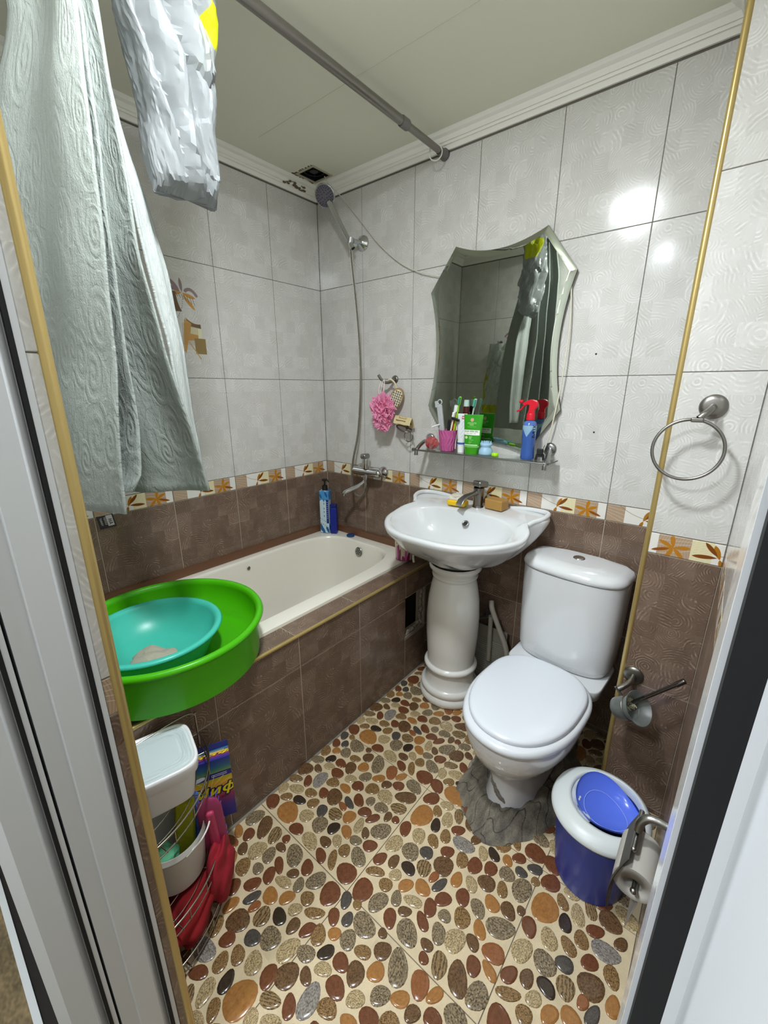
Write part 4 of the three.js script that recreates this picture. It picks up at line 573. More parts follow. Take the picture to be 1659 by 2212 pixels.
  M(merge([bar([0, 0, .005], [.005, -.03, .04], .006), tube([[-.045, -.01, .055], [-.02, -.022, .075], [.03, -.035, .09], [.05, -.035, .075], [.045, -.03, .045], [.01, -.022, .03], [-.03, -.012, .035]], .004, 50, 8, true), new THREE.TorusGeometry(.026, .0028, 8, 36).translate(.035, -.06, .06)]), STEEL, 'wire_frame', h);
  const pt = canvasTex(256, 160, (g, w, h) => { g.fillStyle = '#cbb98c'; g.fillRect(0, 0, w, h); g.strokeStyle = '#6b5a36'; g.fillStyle = '#6b5a36'; g.font = 'bold 34px serif'; g.fillText('72%', 90, 95); g.lineWidth = 5; g.strokeRect(70, 50, 110, 62); g.fillRect(20, 16, 200, 12); g.fillRect(30, 130, 150, 8); });
  M(sheet((u, v) => { const x = lerp(-.052, .052, u), s = v * 2 - 1; return [x + .01 * s, -.002 - .06 * Math.abs(s) ** 1.6 * (s > 0 ? .6 : .9) + .045 - .012 * u + .004 * N3(u * 4, v * 4, 3), .055 + s * .035]; }, 20, 20, .0008), std(0xffffff, .75, { map: pt }), 'paper_wrapper', h);
}
// ---------------------------------------------------------------- things on the bathtub
{
  const b = thing('shampoo_bottle', 'tall blue and white marbled bottle with black pump in the tub corner', 'bottle', [.06, RIM, .082], .5);
  const tex = canvasTex(256, 512, (g, w, h) => { g.fillStyle = '#c6dbe3'; g.fillRect(0, 0, w, h); g.fillStyle = '#4b93c9'; g.beginPath(); g.moveTo(0, 0); g.lineTo(w, 0); g.lineTo(w, 90); g.bezierCurveTo(180, 150, 90, 60, 0, 130); g.fill(); g.fillStyle = '#1f5f99'; for (const [x, y, r] of [[40, 60, 24], [190, 40, 30], [120, 110, 16], [30, 440, 50], [90, 480, 40], [215, 470, 36]]) { g.beginPath(); g.ellipse(x, y, r * 1.6, r * .7, .6, 0, 7); g.fill(); } g.fillStyle = '#0d2c55'; for (let i = 0; i < 10; i++) { g.beginPath(); g.ellipse(20 + i * 23, 330 + (i * 61 % 110), 14, 4, i, 0, 7); g.fill(); } g.fillStyle = '#6a7f97'; for (const y of [150, 210, 250, 300]) { g.beginPath(); g.arc(128, y, 13, 0, 7); g.fill(); } g.fillStyle = '#1d3379'; g.fillRect(188, 100, 68, 290); g.fillStyle = '#aab8e0'; for (let i = 0; i < 9; i++) g.fillRect(200, 130 + i * 24, 40, 5); });
  M(rb(.062, .275, .062, .008, 0, .1385, 0, 3), phy(0xffffff, .3, { map: tex }), 'bottle', b);
  M(merge([cyl(.016, .018, .03, 20).translate(0, .29, 0), cyl(.005, .005, .03, 10).translate(0, .32, 0)]), BLACK, 'collar', b); M(merge([rb(.03, .012, .022, .004, 0, .34, 0), tube([[0, .342, 0], [.02, .342, .012], [.032, .332, .02]], .004, 12, 8)]), BLACK, 'pump', b);
  const d = thing('shower_gel', 'dark blue flat bottle beside the marbled bottle', 'bottle', [.117, RIM, .068], .5); M(rb(.042, .17, .036, .007, 0, .0855, 0, 3), phy(0x1b2a8c, .3), 'bottle', d); M(rb(.04, .022, .034, .006, 0, .182, 0), phy(0x16226f, .3), 'cap', d);
  tag(M(lathe([[0, 0], [.022, 0], [.025, .005], [.023, .011], [0, .013]], 28), phy(0x1f3f74, .5), 'tub_plug', null, [.238, RIM + .001, .047]), 'round dark blue cap on the back rim of the bathtub', 'cap');
  const m = thing('floral_mug', 'clear plastic mug with pink flowers on the bathtub ledge', 'mug', [.705, RIM + .001, .118], -.35);
  const fl = canvasTex(512, 256, (g, w, h) => { g.fillStyle = '#d8cdb4'; g.fillRect(0, 0, w, h); for (let i = 0; i < 11; i++) { const x = i * 53 % w, y = 170 + (i * 37 % 60); for (let k = 0; k < 7; k++) { g.fillStyle = ['#b8417f', '#d46fa3', '#8e2a5e', '#e3a3c2'][k % 4]; g.beginPath(); g.ellipse(x + 26 * Math.cos(k * .9), y + 22 * Math.sin(k * .9), 24, 12, k * .9, 0, 7); g.fill(); } } for (let i = 0; i < 12; i++) { g.fillStyle = ['#4b4f94', '#c04a3a', '#c99a3a', '#6a8a4a'][i % 4]; g.beginPath(); g.ellipse(i * 47 % w, 40 + (i * 29 % 80), 15, 10, i, 0, 7); g.fill(); } g.fillStyle = '#d9d6cb'; g.fillRect(0, 0, w, 26); });
  M(lathe([[0, .001], [.042, .001], [.046, .005], [.05, .104], [.0475, .104], [.044, .008], [0, .006]], 40), phy(0xffffff, .25, { map: fl, transmission: .15, thickness: 0 }), 'cup', m);
  M(tube([[.047, .085, 0], [.075, .083, 0], [.088, .065, 0], [.088, .035, 0], [.094, .012, 0]], .006, 24, 10), phy(0xd9d8cc, .3), 'handle', m);
}
{ // green tub, turquoise bowl and rag
  const PL = (c) => phy(c, .3, { specularIntensity: .7 });
  const GB = [.622, 1.317];
  tag(M(lathe([[0, .004], [.264, .004], [.274, 0], [.284, .006], [.291, .13], [.293, .136], [.302, .138], [.3075, .145], [.302, .155], [.292, .156], [.284, .151], [.28, .138], [.274, .012], [0, .009]], 90), PL(0x48b207), 'green_tub', null, [GB[0], RIM + .002, GB[1]]), 'large bright green plastic tub resting on the bathtub end', 'tub');
  tag(M(lathe([[0, .003], [.135, .003], [.142, 0], [.151, .006], [.194, .1], [.207, .106], [.2115, .113], [.206, .12], [.195, .121], [.188, .113], [.184, .108], [.144, .01], [0, .007]], 80), PL(0x46c2ad), 'turquoise_bowl', null, [.6, RIM + .0125, 1.352]), 'turquoise plastic bowl nested inside the green tub', 'bowl');
  const rag = new THREE.IcosahedronGeometry(.06, 5), p = rag.attributes.position; for (let i = 0; i < p.count; i++) { const x = p.getX(i), y = p.getY(i), z = p.getZ(i), k = 1 + .55 * N3(x * 22, y * 22, z * 22) + .25 * Math.abs(N3(x * 55, y * 55, z * 55)); p.setXYZ(i, x * k * 1.05, Math.max(-.012, y * k * .55), z * k * 1.1); } rag.computeVertexNormals();
  tag(M(rag, std(0xa8a391, .95, { bumpMap: BUMP_WAVE, bumpScale: .004 }), 'wet_rag', null, [.645, RIM + .036, 1.395]), 'crumpled grey rag lying in the turquoise bowl', 'rag');
}
// ---------------------------------------------------------------- right side: towel ring, brush holder, bin, toilet paper
{
  const t = thing('towel_ring', 'brushed steel towel ring on the pier tiles', 'towel ring', [1.897, 1.452, PIER_Z]);
  M(lathe([[0, .012], [.02, .012], [.031, .008], [.034, 0]], 32), STEEL, 'wall_plate', t, [0, 0, 0], [R90, 0, 0]);
  M(tube([[0, 0, .01], [-.002, -.004, .035], [-.012, -.016, .055], [-.024, -.03, .062]], .009, 24, 12), STEEL, 'arm', t);
  M(rb(.03, .013, .014, .004, -.027, -.034, .063).rotateZ(.0), STEEL, 'clamp', t);
  M(new THREE.TorusGeometry(.083, .0045, 10, 64), STEEL, 'ring', t, [-.036, -.116, .068], [-.08, .06, 0]);
}
{
  const t = thing('toilet_brush_holder', 'steel bracket on the pier with a tilted frosted glass cup', 'brush holder', [1.838, .535, PIER_Z]);
  M(lathe([[0, .01], [.02, .01], [.03, .007], [.032, 0]], 28), STEEL, 'wall_plate', t, [0, 0, 0], [R90, 0, 0]);
  M(merge([tube([[0, 0, .008], [-.004, -.01, .035], [-.02, -.022, .06], [-.032, -.03, .072]], .0095, 24, 12), bar([-.04, -.022, .075], [-.012, -.05, .075], .004)]), STEEL, 'arm', t);
  const d = V(.66, .56, .3).normalize(), c = M(lathe([[0, 0], [.022, .002], [.034, .014], [.038, .04], [.037, .062], [.042, .078], [.055, .098], [.0535, .0995], [.04, .08], [.0345, .062], [.0355, .04], [.031, .017], [0, .006]], 44), phy(0xc4cbc7, .4, { transmission: .85, thickness: 0 }), 'glass_cup', t, [-.03, -.098, .085]); c.quaternion.setFromUnitVectors(V(0, 1, 0), d);
  M(new THREE.TorusGeometry(.0385, .0028, 8, 40).rotateX(R90).translate(0, .064, 0), STEEL, 'holding_band', c);
  const e = V(.66, .74, -.1).normalize(), b = thing('toilet_brush', 'toilet brush with dark chrome handle standing in the tilted glass cup', 'brush', [1.808 + d.x * .022, .437 + d.y * .022, PIER_Z + .085 + d.z * .022]); b.quaternion.setFromUnitVectors(V(0, 1, 0), e);
  M(lathe([[.0065, .03], [.0065, .2], [.0085, .203], [.0085, .232], [0, .234]], 16), std(0x6f6a68, .15, { metalness: 1 }), 'handle', b);
  const br = []; seed = 61; for (let i = 0; i < 110; i++) { const a = rnd() * 6.283, y = rr(.02, .05), l = rr(.014, .022); br.push(bar([0, y, 0], [Math.cos(a) * l, y + .004, Math.sin(a) * l], .0009, 4)); } M(merge(br), std(0xc4bb9f, .9), 'bristles', b);
}
{
  const t = thing('pedal_bin', 'blue plastic bin with white rim and blue swing lid beside the toilet', 'bin', [1.846, 0, .63]);
  const BL = phy(0x2b3f9c, .35), WH = phy(0xd3d9d8, .35);
  M(lathe([[0, .006], [.092, .006], [.097, 0], [.101, .006], [.121, .235], [.122, .262], [.119, .262], [.1, .012], [0, .012]], 64), BL, 'body', t).scale.set(1.0, 1, 1.06);
  const off = (r, y, k) => sring(y, .014 * k, -.012 * k, r, r * 1.05, 2.1, 64);
  M(skin([off(.118, .254, 0), off(.134, .252, 0), off(.1375, .26, 0), off(.134, .271, .1), off(.122, .282, .4), off(.106, .288, .8), off(.1, .287, 1), off(.097, .276, 1), off(.098, .258, 1)]), WH, 'rim', t);
  const lid = []; for (let j = 0; j <= 12; j++) { const k = j / 12, r = .094 * Math.sin(k * R90) + .0005; lid.push(sring(0, 0, 0, r, r, 2, 48).map(([x, , z]) => [x, .03 * (z / .094) ** 2 - .034 * Math.cos(k * R90), z])); }
  const l = M(skin(lid), phy(0x5a76e0, .22), 'swing_lid', t, [.018, .268, -.014], [.1, .75, -.22]);
  const rm = []; for (let i = 0; i <= 48; i++) { const a = i / 48 * 6.283; const x = .062 * Math.cos(a), z = .062 * Math.sin(a), q = Math.min(1, .062 / .094); rm.push([x, .03 * (z / .094) ** 2 - .034 * Math.cos(Math.asin(q)) + .0008, z]); } M(tube(rm.slice(0, 48), .0011, 80, 6, true), phy(0x93a6ee, .35), 'ring_mark', l);
  const jag = []; seed = 4; for (let i = 0; i <= 26; i++) { const a = lerp(1.9, 3.6, i / 26); jag.push([a, rr(.072, .08) - .006 * Math.sin(i * .5)]); }
  const jr = [jag.map(([a]) => [.014 + .098 * Math.cos(a), .277, -.012 + .102 * Math.sin(a)]), jag.map(([a, r]) => [.014 + r * Math.cos(a), .266, -.012 + r * 1.05 * Math.sin(a)])];
  M(sheet((u, v) => { const i = Math.round(u * 26); return jr[v < .5 ? 0 : 1][i]; }, 26, 1, .0015), WH, 'broken_edge', t);
}
{
  const t = thing('paper_holder', 'chrome toilet paper holder with flap on the right wall', 'paper holder', [XR, .65, .955]);
  M(rb(.006, .062, .05, .003, -.003, 0, 0), CHROME_DULL, 'wall_plate', t);
  M(tube([[-.004, .004, 0], [-.022, .004, 0], [-.04, 0, .002], [-.05, -.014, .006], [-.052, -.034, .01]], .0085, 30, 14), CHROME_DULL, 'arm', t);
  M(merge([bar([-.052, -.042, -.05], [-.052, -.042, .05], .0055, 14), new THREE.SphereGeometry(.0055, 12, 8).translate(-.052, -.042, .05)]), CHROME_DULL, 'spindle', t);
  M(sheet((u, v) => [-.056 - .022 * Math.sin(v * 2.2), -.044 - .125 * v, lerp(-.045, .075, u) + .03 * v], 8, 18, .0016), std(0x6d6962, .38, { metalness: .85 }), 'flap', t);
  M(merge([bar([-.0375, -.1, -.04], [-.0375, -.1, .088], .0045, 12), new THREE.SphereGeometry(.0062, 12, 8).translate(-.0375, -.1, .088), bar([-.052, -.042, -.045], [-.0375, -.1, -.045], .0035, 8)]), CHROME_DULL, 'roll_rod', t);
  const r = thing('toilet_roll', 'grey toilet paper roll hanging under the chrome holder', 'toilet paper', [1.9605, .548, .98]);
  const PAPER = std(0xa9a59d, .95, { bumpMap: BUMP_WAVE, bumpScale: .002 });
  M(lathe([[.015, -.05], [.037, -.05], [.0375, -.048], [.0375, .048], [.037, .05], [.015, .05], [.015, -.05]], 44).rotateX(R90), PAPER, 'roll', r);
  M(sheet((u, v) => [-.0005 + .037 * Math.cos(-1.2 - v * .2) + (v > .2 ? -.004 * v : 0), -.0345 - v * .09, lerp(-.049, .049, u)], 4, 12, .0006), PAPER, 'loose_end', r);
}
// ---------------------------------------------------------------- corner wire rack with its load
{
  const O = [.838, 1.618], R = .258, WIRE = std(0xa9a59c, .22, { metalness: 1 });
  const t = thing('corner_rack', 'three-tier quarter-round chrome wire rack between bathtub and doorway', 'rack');
  const arc = (y, r, a0 = 0, a1 = 1) => { const p = []; for (let i = 0; i <= 16; i++) { const a = lerp(a0, a1, i / 16) * R90; p.push([O[0] + Math.sin(a) * r, y, O[1] - Math.cos(a) * r]); } return p; };
  for (const y of [.018, .165, .44]) {
    M(merge([tube(arc(y + .04, R), .0026, 48, 8), tube(arc(y, R - .004), .002, 48, 8), bar([O[0] + .004, y + .04, O[1] - R], [O[0] + .004, y + .04, O[1] - .004], .0026, 8), bar([O[0] + .004, y + .04, O[1] - .004], [O[0] + R, y + .04, O[1] - .004], .0026, 8), ...[.06, .1, .14, .18, .22].map((r) => tube(arc(y, r), .0016, 24, 6)), ...[.12, .5, .88].map((a) => bar([O[0], y, O[1]], [O[0] + Math.sin(a * R90) * R, y, O[1] - Math.cos(a * R90) * R], .0018, 6)), ...[.02, .18, .34, .5, .66, .82, .98].map((a) => bar([O[0] + Math.sin(a * R90) * (R - .002), y, O[1] - Math.cos(a * R90) * (R - .002)], [O[0] + Math.sin(a * R90) * R, y + .04, O[1] - Math.cos(a * R90) * R], .0016, 6))]), WIRE, 'tier', t);
  }
  for (const [dx, dz] of [[.006, -.006], [.006, -R + .003], [R - .003, -.006]]) M(bar([O[0] + dx, 0, O[1] + dz], [O[0] + dx, .56, O[1] + dz], .0032, 10), WIRE, 'post', t);
  M(tube([[O[0] + .006, .56, O[1] - .006], [O[0] + .006, .565, O[1] - .1], [O[0] + .006, .565, O[1] - R + .02], [O[0] + .006, .55, O[1] - R + .003]], .0032, 30, 8), WIRE, 'top_rail', t);
  // lidded tub on the top tier
  const b = thing('lidded_tub', 'white plastic tub with cloudy lid on the top tier of the wire rack', 'tub', [.925, .4435, 1.505], -.25);
  const sq = (y, a, e = 4.5) => sring(y, 0, 0, a, a, e, 56), WP = phy(0xf0f2f3, .28);
  M(skin([sq(0, .066), sq(.004, .071), sq(.085, .082), sq(.1, .083)], { cap0: true, cap1: true }), WP, 'tub', b);
  M(skin([sq(.092, .084), sq(.092, .089), sq(.118, .091), sq(.124, .09), sq(.127, .086), sq(.124, .083), sq(.122, .08)], { cap1: true }), WP, 'lid_rim', b);
  M(skin([sq(.1225, .0795), sq(.1235, .05)], { cap1: true }), phy(0xffffff, .4, { map: dataTex(128, 128, (u, v) => { const k = 1 + .18 * fbm(u * 6, v * 6, 4) + .08 * (rnd() - .5); return [200 * k, 212 * k, 214 * k]; }) }), 'lid_panel', b).geometry.attributes.uv.needsUpdate = true;
  // open bucket with sponges on the middle tier
  const k = thing('small_bucket', 'small open white bucket holding sponges on the middle tier', 'bucket', [.935, .1685, 1.513]);
  M(lathe([[0, .003], [.07, .003], [.074, 0], [.077, .005], [.088, .128], [.091, .128], [.092, .134], [.0885, .135], [.0885, .146], [.086, .147], [.084, .13], [.073, .008], [0, .007]], 52), phy(0xd3d2ca, .35), 'pail', k);
  M(tube([[.0, .135, -.09], [.06, .15, -.085], [.085, .14, -.05], [.09, .128, .0]], .0026, 24, 6), phy(0xe9e9e6, .3), 'handle', k);
  const ys = tag(M(rb(.05, .2, .03, .008, 0, .1, 0, 3), std(0xc2c21e, .9, { bumpMap: dataTex(128, 128, () => { const q = rr(60, 255); return [q, q, q]; }, { srgb: false }), bumpScale: .003 }), 'yellow_sponge', null, [.945, .18, 1.49], [-.2, .9, .08]), 'tall yellow sponge standing in the small bucket', 'sponge');
  tag(M(rb(.045, .19, .022, .008, 0, .095, 0, 3), std(0x4f6fc0, .9, { bumpMap: BUMP_WAVE, bumpScale: .008 }), 'blue_sponge', null, [.925, .18, 1.457], [-.12, .9, .05]), 'blue scrubbing cloth behind the yellow sponge in the bucket', 'cloth');
  const gs = new THREE.IcosahedronGeometry(.035, 4), p = gs.attributes.position; for (let i = 0; i < p.count; i++) { const x = p.getX(i), y = p.getY(i), z = p.getZ(i), q = 1 + .5 * N3(x * 40, y * 40, z * 40); p.setXYZ(i, x * q, y * q * 1.1, z * q); } gs.computeVertexNormals();
  tag(M(gs, std(0x63b58b, .8), 'green_cloth', null, [.965, .27, 1.55]), 'crumpled mint green cloth in the small bucket', 'cloth');
  // washing powder carton
  const cart = thing('powder_carton', 'washing powder carton standing between the bucket and the bathtub', 'carton', [.872, .1695, 1.36], 1.12);
  const tex = canvasTex(256, 512, (g, w, h) => { const gr = g.createLinearGradient(0, 0, 0, h); gr.addColorStop(0, '#27358f'); gr.addColorStop(.13, '#2e6a86'); gr.addColorStop(.22, '#7fa64a'); gr.addColorStop(.36, '#e2b92a'); gr.addColorStop(.5, '#d8772a'); gr.addColorStop(.62, '#a03a62'); gr.addColorStop(.8, '#4a3590'); gr.addColorStop(1, '#2a2f86'); g.fillStyle = gr; g.fillRect(0, 0, w, h); g.fillStyle = '#1d1f86'; g.fillRect(0, 108, w, 44); g.fillStyle = '#e8f0f8'; g.beginPath(); g.ellipse(70, 128, 40, 17, -.2, 0, 7); g.fill(); g.fillStyle = '#fff'; for (let i = 0; i < 2; i++) g.fillRect(140, 122 + i * 13, 90, 4); g.strokeStyle = '#f3e3a8'; g.lineWidth = 2; for (let i = 0; i < 14; i++) { g.beginPath(); g.moveTo(128, 230); g.lineTo(128 + 130 * Math.cos(i * .45), 230 - 110 * Math.abs(Math.sin(i * .45))); g.stroke(); } g.font = 'italic bold 104px sans-serif'; g.lineWidth = 18; g.strokeStyle = '#1b1b4a'; g.lineJoin = 'round'; g.strokeText('Миф', 16, 290); g.fillStyle = '#f2e21a'; g.fillText('Миф', 16, 290); g.fillStyle = '#15152f'; g.font = 'bold 24px sans-serif'; g.fillText('МОРОЗНАЯ • ПУР', 22, 338); });
  const cg = bx(.13, .235, .045, 0, .1175, 0); M(cg, std(0xffffff, .4, { map: tex }), 'box', cart); M(bx(.13, .022, .002, 0, .246, -.021), std(0x27358f, .5), 'flap', cart);
  // pink scrubbing brush
  const pb = thing('scrub_brush', 'pink plastic scrubbing brush leaning upright on the rack rail', 'brush', [.985, .168, 1.412], 1.1); pb.rotation.z = .05;
  const PKB = phy(0xb7355e, .4); M(skin([sring(0, 0, 0, .004, .002, 2, 32), sring(.006, 0, 0, .026, .008, 2.2, 32), sring(.07, 0, 0, .034, .011, 2.4, 32), sring(.17, 0, 0, .034, .011, 2.4, 32), sring(.2, 0, 0, .026, .009, 2.2, 32), sring(.212, 0, 0, .006, .003, 2, 32)], { cap0: true, cap1: true }), phy(0x9c3560, .5), 'block', pb);
  M(rb(.026, .17, .02, .009, 0, .09, .012, 3), PKB, 'grip', pb); const bs = []; seed = 66; for (let i = 0; i < 120; i++) { const x = rr(-.03, .03), y = rr(.02, .205); bs.push(bar([x, y, -.006], [x * 1.1, y + .002, -.024], .0008, 4)); } M(merge(bs), std(0x6a6ad0, .8), 'bristles', pb);
  // red cloths crammed in the bottom tier
  const cl = (name, label, pos, sc, sd, col) => { const g = new THREE.IcosahedronGeometry(1, 14), q = g.attributes.position; for (let i = 0; i < q.count; i++) { const x = q.getX(i), y = q.getY(i), z = q.getZ(i), f = 1 + .18 * N3(x * 1.2 + sd, y * 1.2, z * 1.2) + .13 * Math.sin((y * .8 + z) * 6 + 2.5 * N3(x * 1.5, y * 1.5, sd)) * (1 - Math.abs(x) * .6); q.setXYZ(i, x * f * sc[0], Math.max(-sc[1] * .85, y * f * sc[1]), z * f * sc[2]); } g.computeVertexNormals(); tag(M(g, std(col, .9, { bumpMap: BUMP_WAVE, bumpScale: .003 }), name, null, pos, [0, -.8, 0]), label, 'cloth'); };
  cl('red_cloth', 'crumpled red cloth stuffed in the bottom tier of the wire rack', [.985, .086, 1.50], [.125, .072, .062], 3, 0x8c0e15);
  cl('red_cloth', 'pinkish red cloth draped over the bottom rail of the wire rack', [.998, .12, 1.416], [.07, .11, .032], 8, 0xa01b2c);
}
// ---------------------------------------------------------------- curtain rod, towels and bags, vent
{
  const t = thing('curtain_rod', 'grey telescopic shower curtain rod across the room under the ceiling', 'rod', [0, 0, 0]);
  const RX = .804, RY = 2.444, GR = std(0x8b8781, .3, { metalness: .85 });
  M(merge([bar([RX, RY, .27], [RX, RY, ZF - .012], .0155, 24)]), GR, 'outer_tube', t); M(bar([RX, RY, .02], [RX, RY, .3], .0125, 24), GR, 'inner_tube', t);
  M(lathe([[.0165, -.022], [.0185, -.016], [.0185, .016], [.0165, .022]], 24).rotateX(R90).translate(RX, RY, .29), std(0x6f6c68, .5), 'collar', t);
  M(lathe([[.0145, .05], [.016, .02], [.021, .012], [.022, 0], [0, 0]], 24).rotateX(R90).translate(RX, RY, .001), std(0x6f6c68, .6), 'end_cap', t); M(cyl(.022, .022, .012, 24).rotateX(R90).translate(RX, RY, ZF - .0065), std(0x6f6c68, .6), 'end_cap', t);
  tag(M(new THREE.TorusGeometry(.027, .0024, 8, 40), phy(0xd9d7cd, .4), 'curtain_ring', null, [.804, 2.4275, .075], [.1, .35, 0]), 'white plastic curtain ring on the end of the rod', 'ring');
}
{ // ceiling vent
  const t = thing('vent_fan', 'dark square vent with a small fan in the ceiling corner', 'vent', [.142, CEIL, .142]);
  M(merge([b2(-.054, .054, .058, .061, -.054, .054), b2(-.056, -.0535, .0, .06, -.054, .054), b2(.0535, .056, .0, .06, -.054, .054), b2(-.056, .056, 0, .06, -.056, -.0535), b2(-.056, .056, 0, .06, .0535, .056)]), BLACK, 'housing', t);
  const FR = std(0x12110f, .6); M(merge([new THREE.TorusGeometry(.049, .003, 8, 40).rotateX(R90).translate(0, .012, 0), bar([-.05, .012, -.05], [.05, .012, .05], .002, 6), bar([.05, .012, -.05], [-.05, .012, .05], .002, 6)]), FR, 'guard', t); M(cyl(.02, .02, .018, 28).translate(0, .018, 0), std(0x2a2927, .5), 'motor_hub', t);
  for (let i = 0; i < 7; i++) { const a = i / 7 * 6.283; const m = M(bx(.028, .0015, .016, .032, .024, 0), FR, 'blade', t); m.rotation.set(0, a, 0); }
  M(merge([b2(-.064, .064, -.004, 0, -.064, -.054), b2(-.064, .064, -.004, 0, .054, .064), b2(-.064, -.054, -.004, 0, -.054, .054), b2(.054, .064, -.004, 0, -.054, .054)]), std(0xb4ac94, .6), 'frame', t);
}
// terry towels: woven swirl relief
const TERRY = (() => {
  seed = 90; const C = []; for (let i = 0; i < 40; i++) C.push([rnd(), rnd(), rr(.04, .085), rnd() * 6, rnd() > .5 ? 1 : -1]);
  const b = dataTex(512, 768, (u, v) => { let d = 9, q = null; for (const c of C) for (const ox of [-1, 0, 1]) for (const oy of [-1, 0, 1]) { const e = Math.hypot(u - c[0] + ox, (v - c[1] + oy) * 1.5) / c[2]; if (e < d) { d = e; q = [u - c[0] + ox, (v - c[1] + oy) * 1.5, c]; } } const a = Math.atan2(q[1], q[0]); const s = d < 1.2 ? Math.sin(d * 11 + q[2][4] * a + q[2][3]) : Math.sin(a * 5 + d * 4 + q[2][3]) * .8; const k = 128 + 46 * Math.tanh(s * 2) + 80 * (rnd() - .5) + 40 * N3(u * 60, v * 90, 2); return [k, k, k]; }, { srgb: false });
  return (col) => phy(col, .95, { bumpMap: b, bumpScale: .0026, sheen: .05, sheenRoughness: .8, sheenColor: new THREE.Color(0xffffff) });
})();
{
  const path = (tab, y) => { let i = 0; while (i < tab.length - 2 && y < tab[i + 1][0]) i++; const [y0, ...a] = tab[i], [y1, ...b] = tab[i + 1], k = clamp((y - y0) / (y1 - y0), 0, 1); return a.map((v, j) => lerp(v, b[j], smooth(k) * .4 + k * .6)); };
  // each flap: table of [y, left x, left z, right x, right z]
  const flap = (tab, yTop, yBot, wav, sd, hem = 0) => sheet((u, v) => { const y0 = lerp(yTop, yBot, v) + (v > .9 ? hem * (u - .5) * (v - .9) * 10 : 0), [lx, lz, rx, rz] = path(tab, y0), ripple = wav * Math.sin(u * 7 + sd + v * 2) * Math.sin(u * Math.PI) + wav * .7 * N3(u * 3 + sd, v * 5, 1) * Math.sin(u * Math.PI) + .004 * N3(sd, v * 9, 4); const dx = rz - lz, dz = -(rx - lx), L = Math.hypot(dx, dz) || 1; return [lerp(lx, rx, u) - dx / L * ripple, y0, lerp(lz, rz, u) - dz / L * ripple]; }, 36, 60, .006);
  const G = TERRY(0x959c96);
  const t1 = thing('bath_towel', 'pale grey-green terry towel with swirl pattern hanging nearest the doorway', 'towel');
  M(flap([[2.46, .73, 1.46, .83, 1.40], [2.2, .735, 1.455, .88, 1.388], [2.0, .64, 1.51, .88, 1.40], [1.8, .60, 1.54, .88, 1.41], [1.59, .58, 1.56, .88, 1.425], [1.3, .58, 1.585, .88, 1.457], [1.2, .60, 1.58, .88, 1.462]], 2.462, 1.222, .012, 1, -.01), G, 'front_flap', t1);
  M(flap([[2.46, .69, 1.45, .79, 1.39], [2.2, .68, 1.44, .83, 1.362], [1.8, .58, 1.50, .83, 1.378], [1.6, .56, 1.51, .83, 1.384], [1.42, .56, 1.52, .83, 1.382], [1.3, .56, 1.54, .84, 1.40], [1.24, .56, 1.55, .83, 1.43]], 2.462, 1.25, .01, 5, .015), G, 'back_flap', t1);
  const lt = canvasTex(160, 160, (g, w, h) => { g.fillStyle = '#0b0b0c'; g.fillRect(0, 0, w, h); g.fillStyle = '#8d8d88'; g.fillRect(86, 8, 60, 130); g.save(); g.translate(100, 20); g.rotate(R90); g.fillStyle = '#0b0b0c'; g.font = 'bold 52px sans-serif'; g.fillText('HA', 30, 0); g.restore(); g.save(); g.translate(62, 12); g.rotate(R90); g.fillStyle = '#8d8d88'; g.font = 'bold 26px sans-serif'; g.fillText('TEXTILE', 8, 0); g.fillText('TURKEY', 14, 38); g.restore(); });
  M(rb(.001, .034, .034, .0004, 0, 0, 0), std(0xffffff, .6, { map: lt }), 'label_tag', t1, [.845, 1.2, 1.492], [.12, -.3, -.1]);
  const t2 = thing('bath_towel', 'pale grey-green terry towel hanging behind, with a brightly lit edge', 'towel');
  M(flap([[2.46, .66, 1.40, .77, 1.34], [2.2, .62, 1.40, .79, 1.316], [1.8, .52, 1.44, .80, 1.31], [1.6, .5, 1.43, .80, 1.283], [1.35, .5, 1.40, .80, 1.232], [1.2, .5, 1.39, .80, 1.208]], 2.462, 1.208, .018, 9, .012), G, 'front_flap', t2);
  M(flap([[2.46, .755, 1.315, .74, 1.30], [2.14, .76, 1.305, .74, 1.29], [1.8, .755, 1.27, .70, 1.196], [1.6, .755, 1.243, .70, 1.180], [1.4, .755, 1.23, .70, 1.175], [1.25, .755, 1.215, .71, 1.172]], 2.462, 1.262, .006, 3, 0), TERRY(0xb9bfbb), 'back_flap', t2);
}
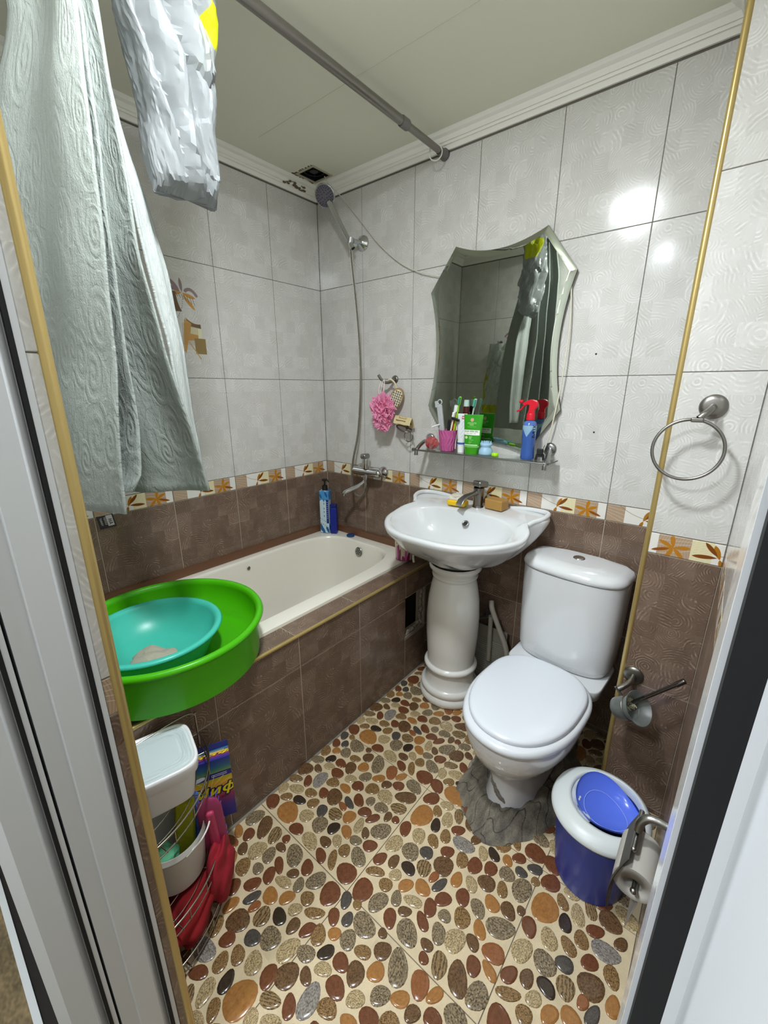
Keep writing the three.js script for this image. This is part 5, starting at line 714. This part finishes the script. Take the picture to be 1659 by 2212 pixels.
{ // plastic bags
  // flat facets meeting in sharp folds: nearest of a few random planes
  const FP = []; seed = 808; for (let i = 0; i < 60; i++) FP.push([rr(-.2, .2), rr(1.2, 2.5), rr(-7, 7), rr(-5, 5), rr(-.5, .5)]);
  const crease = (z, y, o) => { let d = 9, v = 0; for (const q of FP) { const e = Math.hypot(z - q[0] + o * .003, (y - q[1]) * .6); if (e < d) { d = e; v = q[4] + (z - q[0]) * q[2] + (y - q[1]) * q[3]; } } return clamp(v, -.6, .6); };
  const bag = (name, label, cfg, map) => {
    const n = 84, rows = 46, rings = []; seed = 500 + cfg.sd; const { cx, cz, y0, y1, tw, bw, th, sd } = cfg;
    for (let j = 0; j <= rows; j++) { const v = j / rows, y = lerp(y0, y1, v); const ring = []; const open = Math.min(1, .25 + v * 3.2) * (v > .93 ? Math.sqrt(Math.max(.06, 1 - ((v - .93) / .07) ** 2)) : 1); const w = lerp(tw, bw, smooth(v * 1.4)) * (v > .95 ? .97 : 1), t = th * open * (v < .85 ? 1 : 1 + .2 * (v - .85));
      for (let i = 0; i < n; i++) { const a = i / n * Math.PI * 2, c = Math.cos(a), s = -Math.sin(a); const z = Math.sign(c) * Math.abs(c) ** .8 * w, x = Math.sign(s) * Math.abs(s) ** .7 * t; const f1 = Math.abs(N3(z * 13 + sd + v * 1.6, v * .9, s > 0 ? 1 : 9)) - .16, f2 = Math.abs(N3(z * 26 + v * 3.2, v * 3, sd + (s > 0 ? 3 : 17))) - .16; const am = (1 - Math.abs(c) ** 6); ring.push([cx + x + rr(-.0009, .0009) + (s > 0 ? 1 : -1) * (f1 * .1 * lerp(1, .6, v) + f2 * .03 + crease(z, y, s > 0 ? 2 : 31) * .02) * am, y + .012 * N3(z * 20, sd, v * 4) * (v > .9 ? 1.6 : .4) + rr(-.002, .002) * (j ? 1 : 0), cz + z + .012 * N3(v * 5, sd, a) + rr(-.001, .001)]); }
      rings.push(ring); }
    const g = toCreasedNormals(skin(rings, { cap1: true, uv: (u, v) => [u, 1 - v] }), .3);
    const b = thing(name, label, 'bag'); M(g, phy(0xffffff, .26, { map, transmission: .5, thickness: 0, specularIntensity: .8 }), 'film', b);
    return b;
  };
  const y1 = canvasTex(512, 256, (g, w, h) => { g.fillStyle = '#a6aaab'; g.fillRect(0, 0, w, h); g.fillStyle = '#d3da10'; g.beginPath(); g.moveTo(238, 36); g.lineTo(352, 40); g.lineTo(336, 60); g.lineTo(356, 74); g.lineTo(320, 92); g.lineTo(238, 98); g.fill(); });
  const y2 = canvasTex(512, 256, (g, w, h) => { g.fillStyle = '#d9dfd9'; g.fillRect(0, 0, w, h); g.fillStyle = '#cdd40e'; g.fillRect(0, 205, w, 30); g.beginPath(); g.moveTo(200, 70); g.lineTo(330, 110); g.lineTo(300, 190); g.lineTo(190, 170); g.fill(); });
  const b1 = bag('plastic_bag', 'white plastic bag with yellow print hanging from the curtain rod', { cx: .785, cz: 1.165, y0: 2.455, y1: 1.955, tw: .125, bw: .085, th: .05, sd: 4 }, y1);
  M(merge([tube([[.80, 2.44, 1.05], [.785, 2.463, 1.05], [.8, 2.4635, 1.06], [.823, 2.45, 1.06], [.815, 2.4, 1.06]], .004, 20, 6), tube([[.80, 2.44, 1.24], [.785, 2.463, 1.24], [.8, 2.4635, 1.25], [.823, 2.45, 1.25], [.815, 2.4, 1.25]], .004, 20, 6)]), phy(0xe6e9ea, .4, { transmission: .3, thickness: 0 }), 'handle', b1);
  const b2_ = bag('plastic_bag', 'translucent bag with a yellow band seen only in the mirror', { cx: 0, cz: 0, y0: 1.84, y1: 1.25, tw: .07, bw: .1, th: .024, sd: 11 }, y2); b2_.rotation.y = R90; b2_.position.set(.39, 0, 1.58); b2_.userData.label = 'translucent plastic bag with a yellow band, reflected in the mirror';
  const hk = thing('bag_hook', 'small steel hook on the front wall carrying the translucent bag', 'hook', [.39, 1.85, ZF]); M(cyl(.014, .014, .006, 20).rotateX(R90).translate(0, 0, -.003), STEEL, 'plate', hk); M(tube([[0, 0, -.004], [0, -.01, -.03], [0, -.012, -.05], [0, .008, -.058]], .004, 20, 8), STEEL, 'arm', hk);
}
renderer.render(scene, camera);
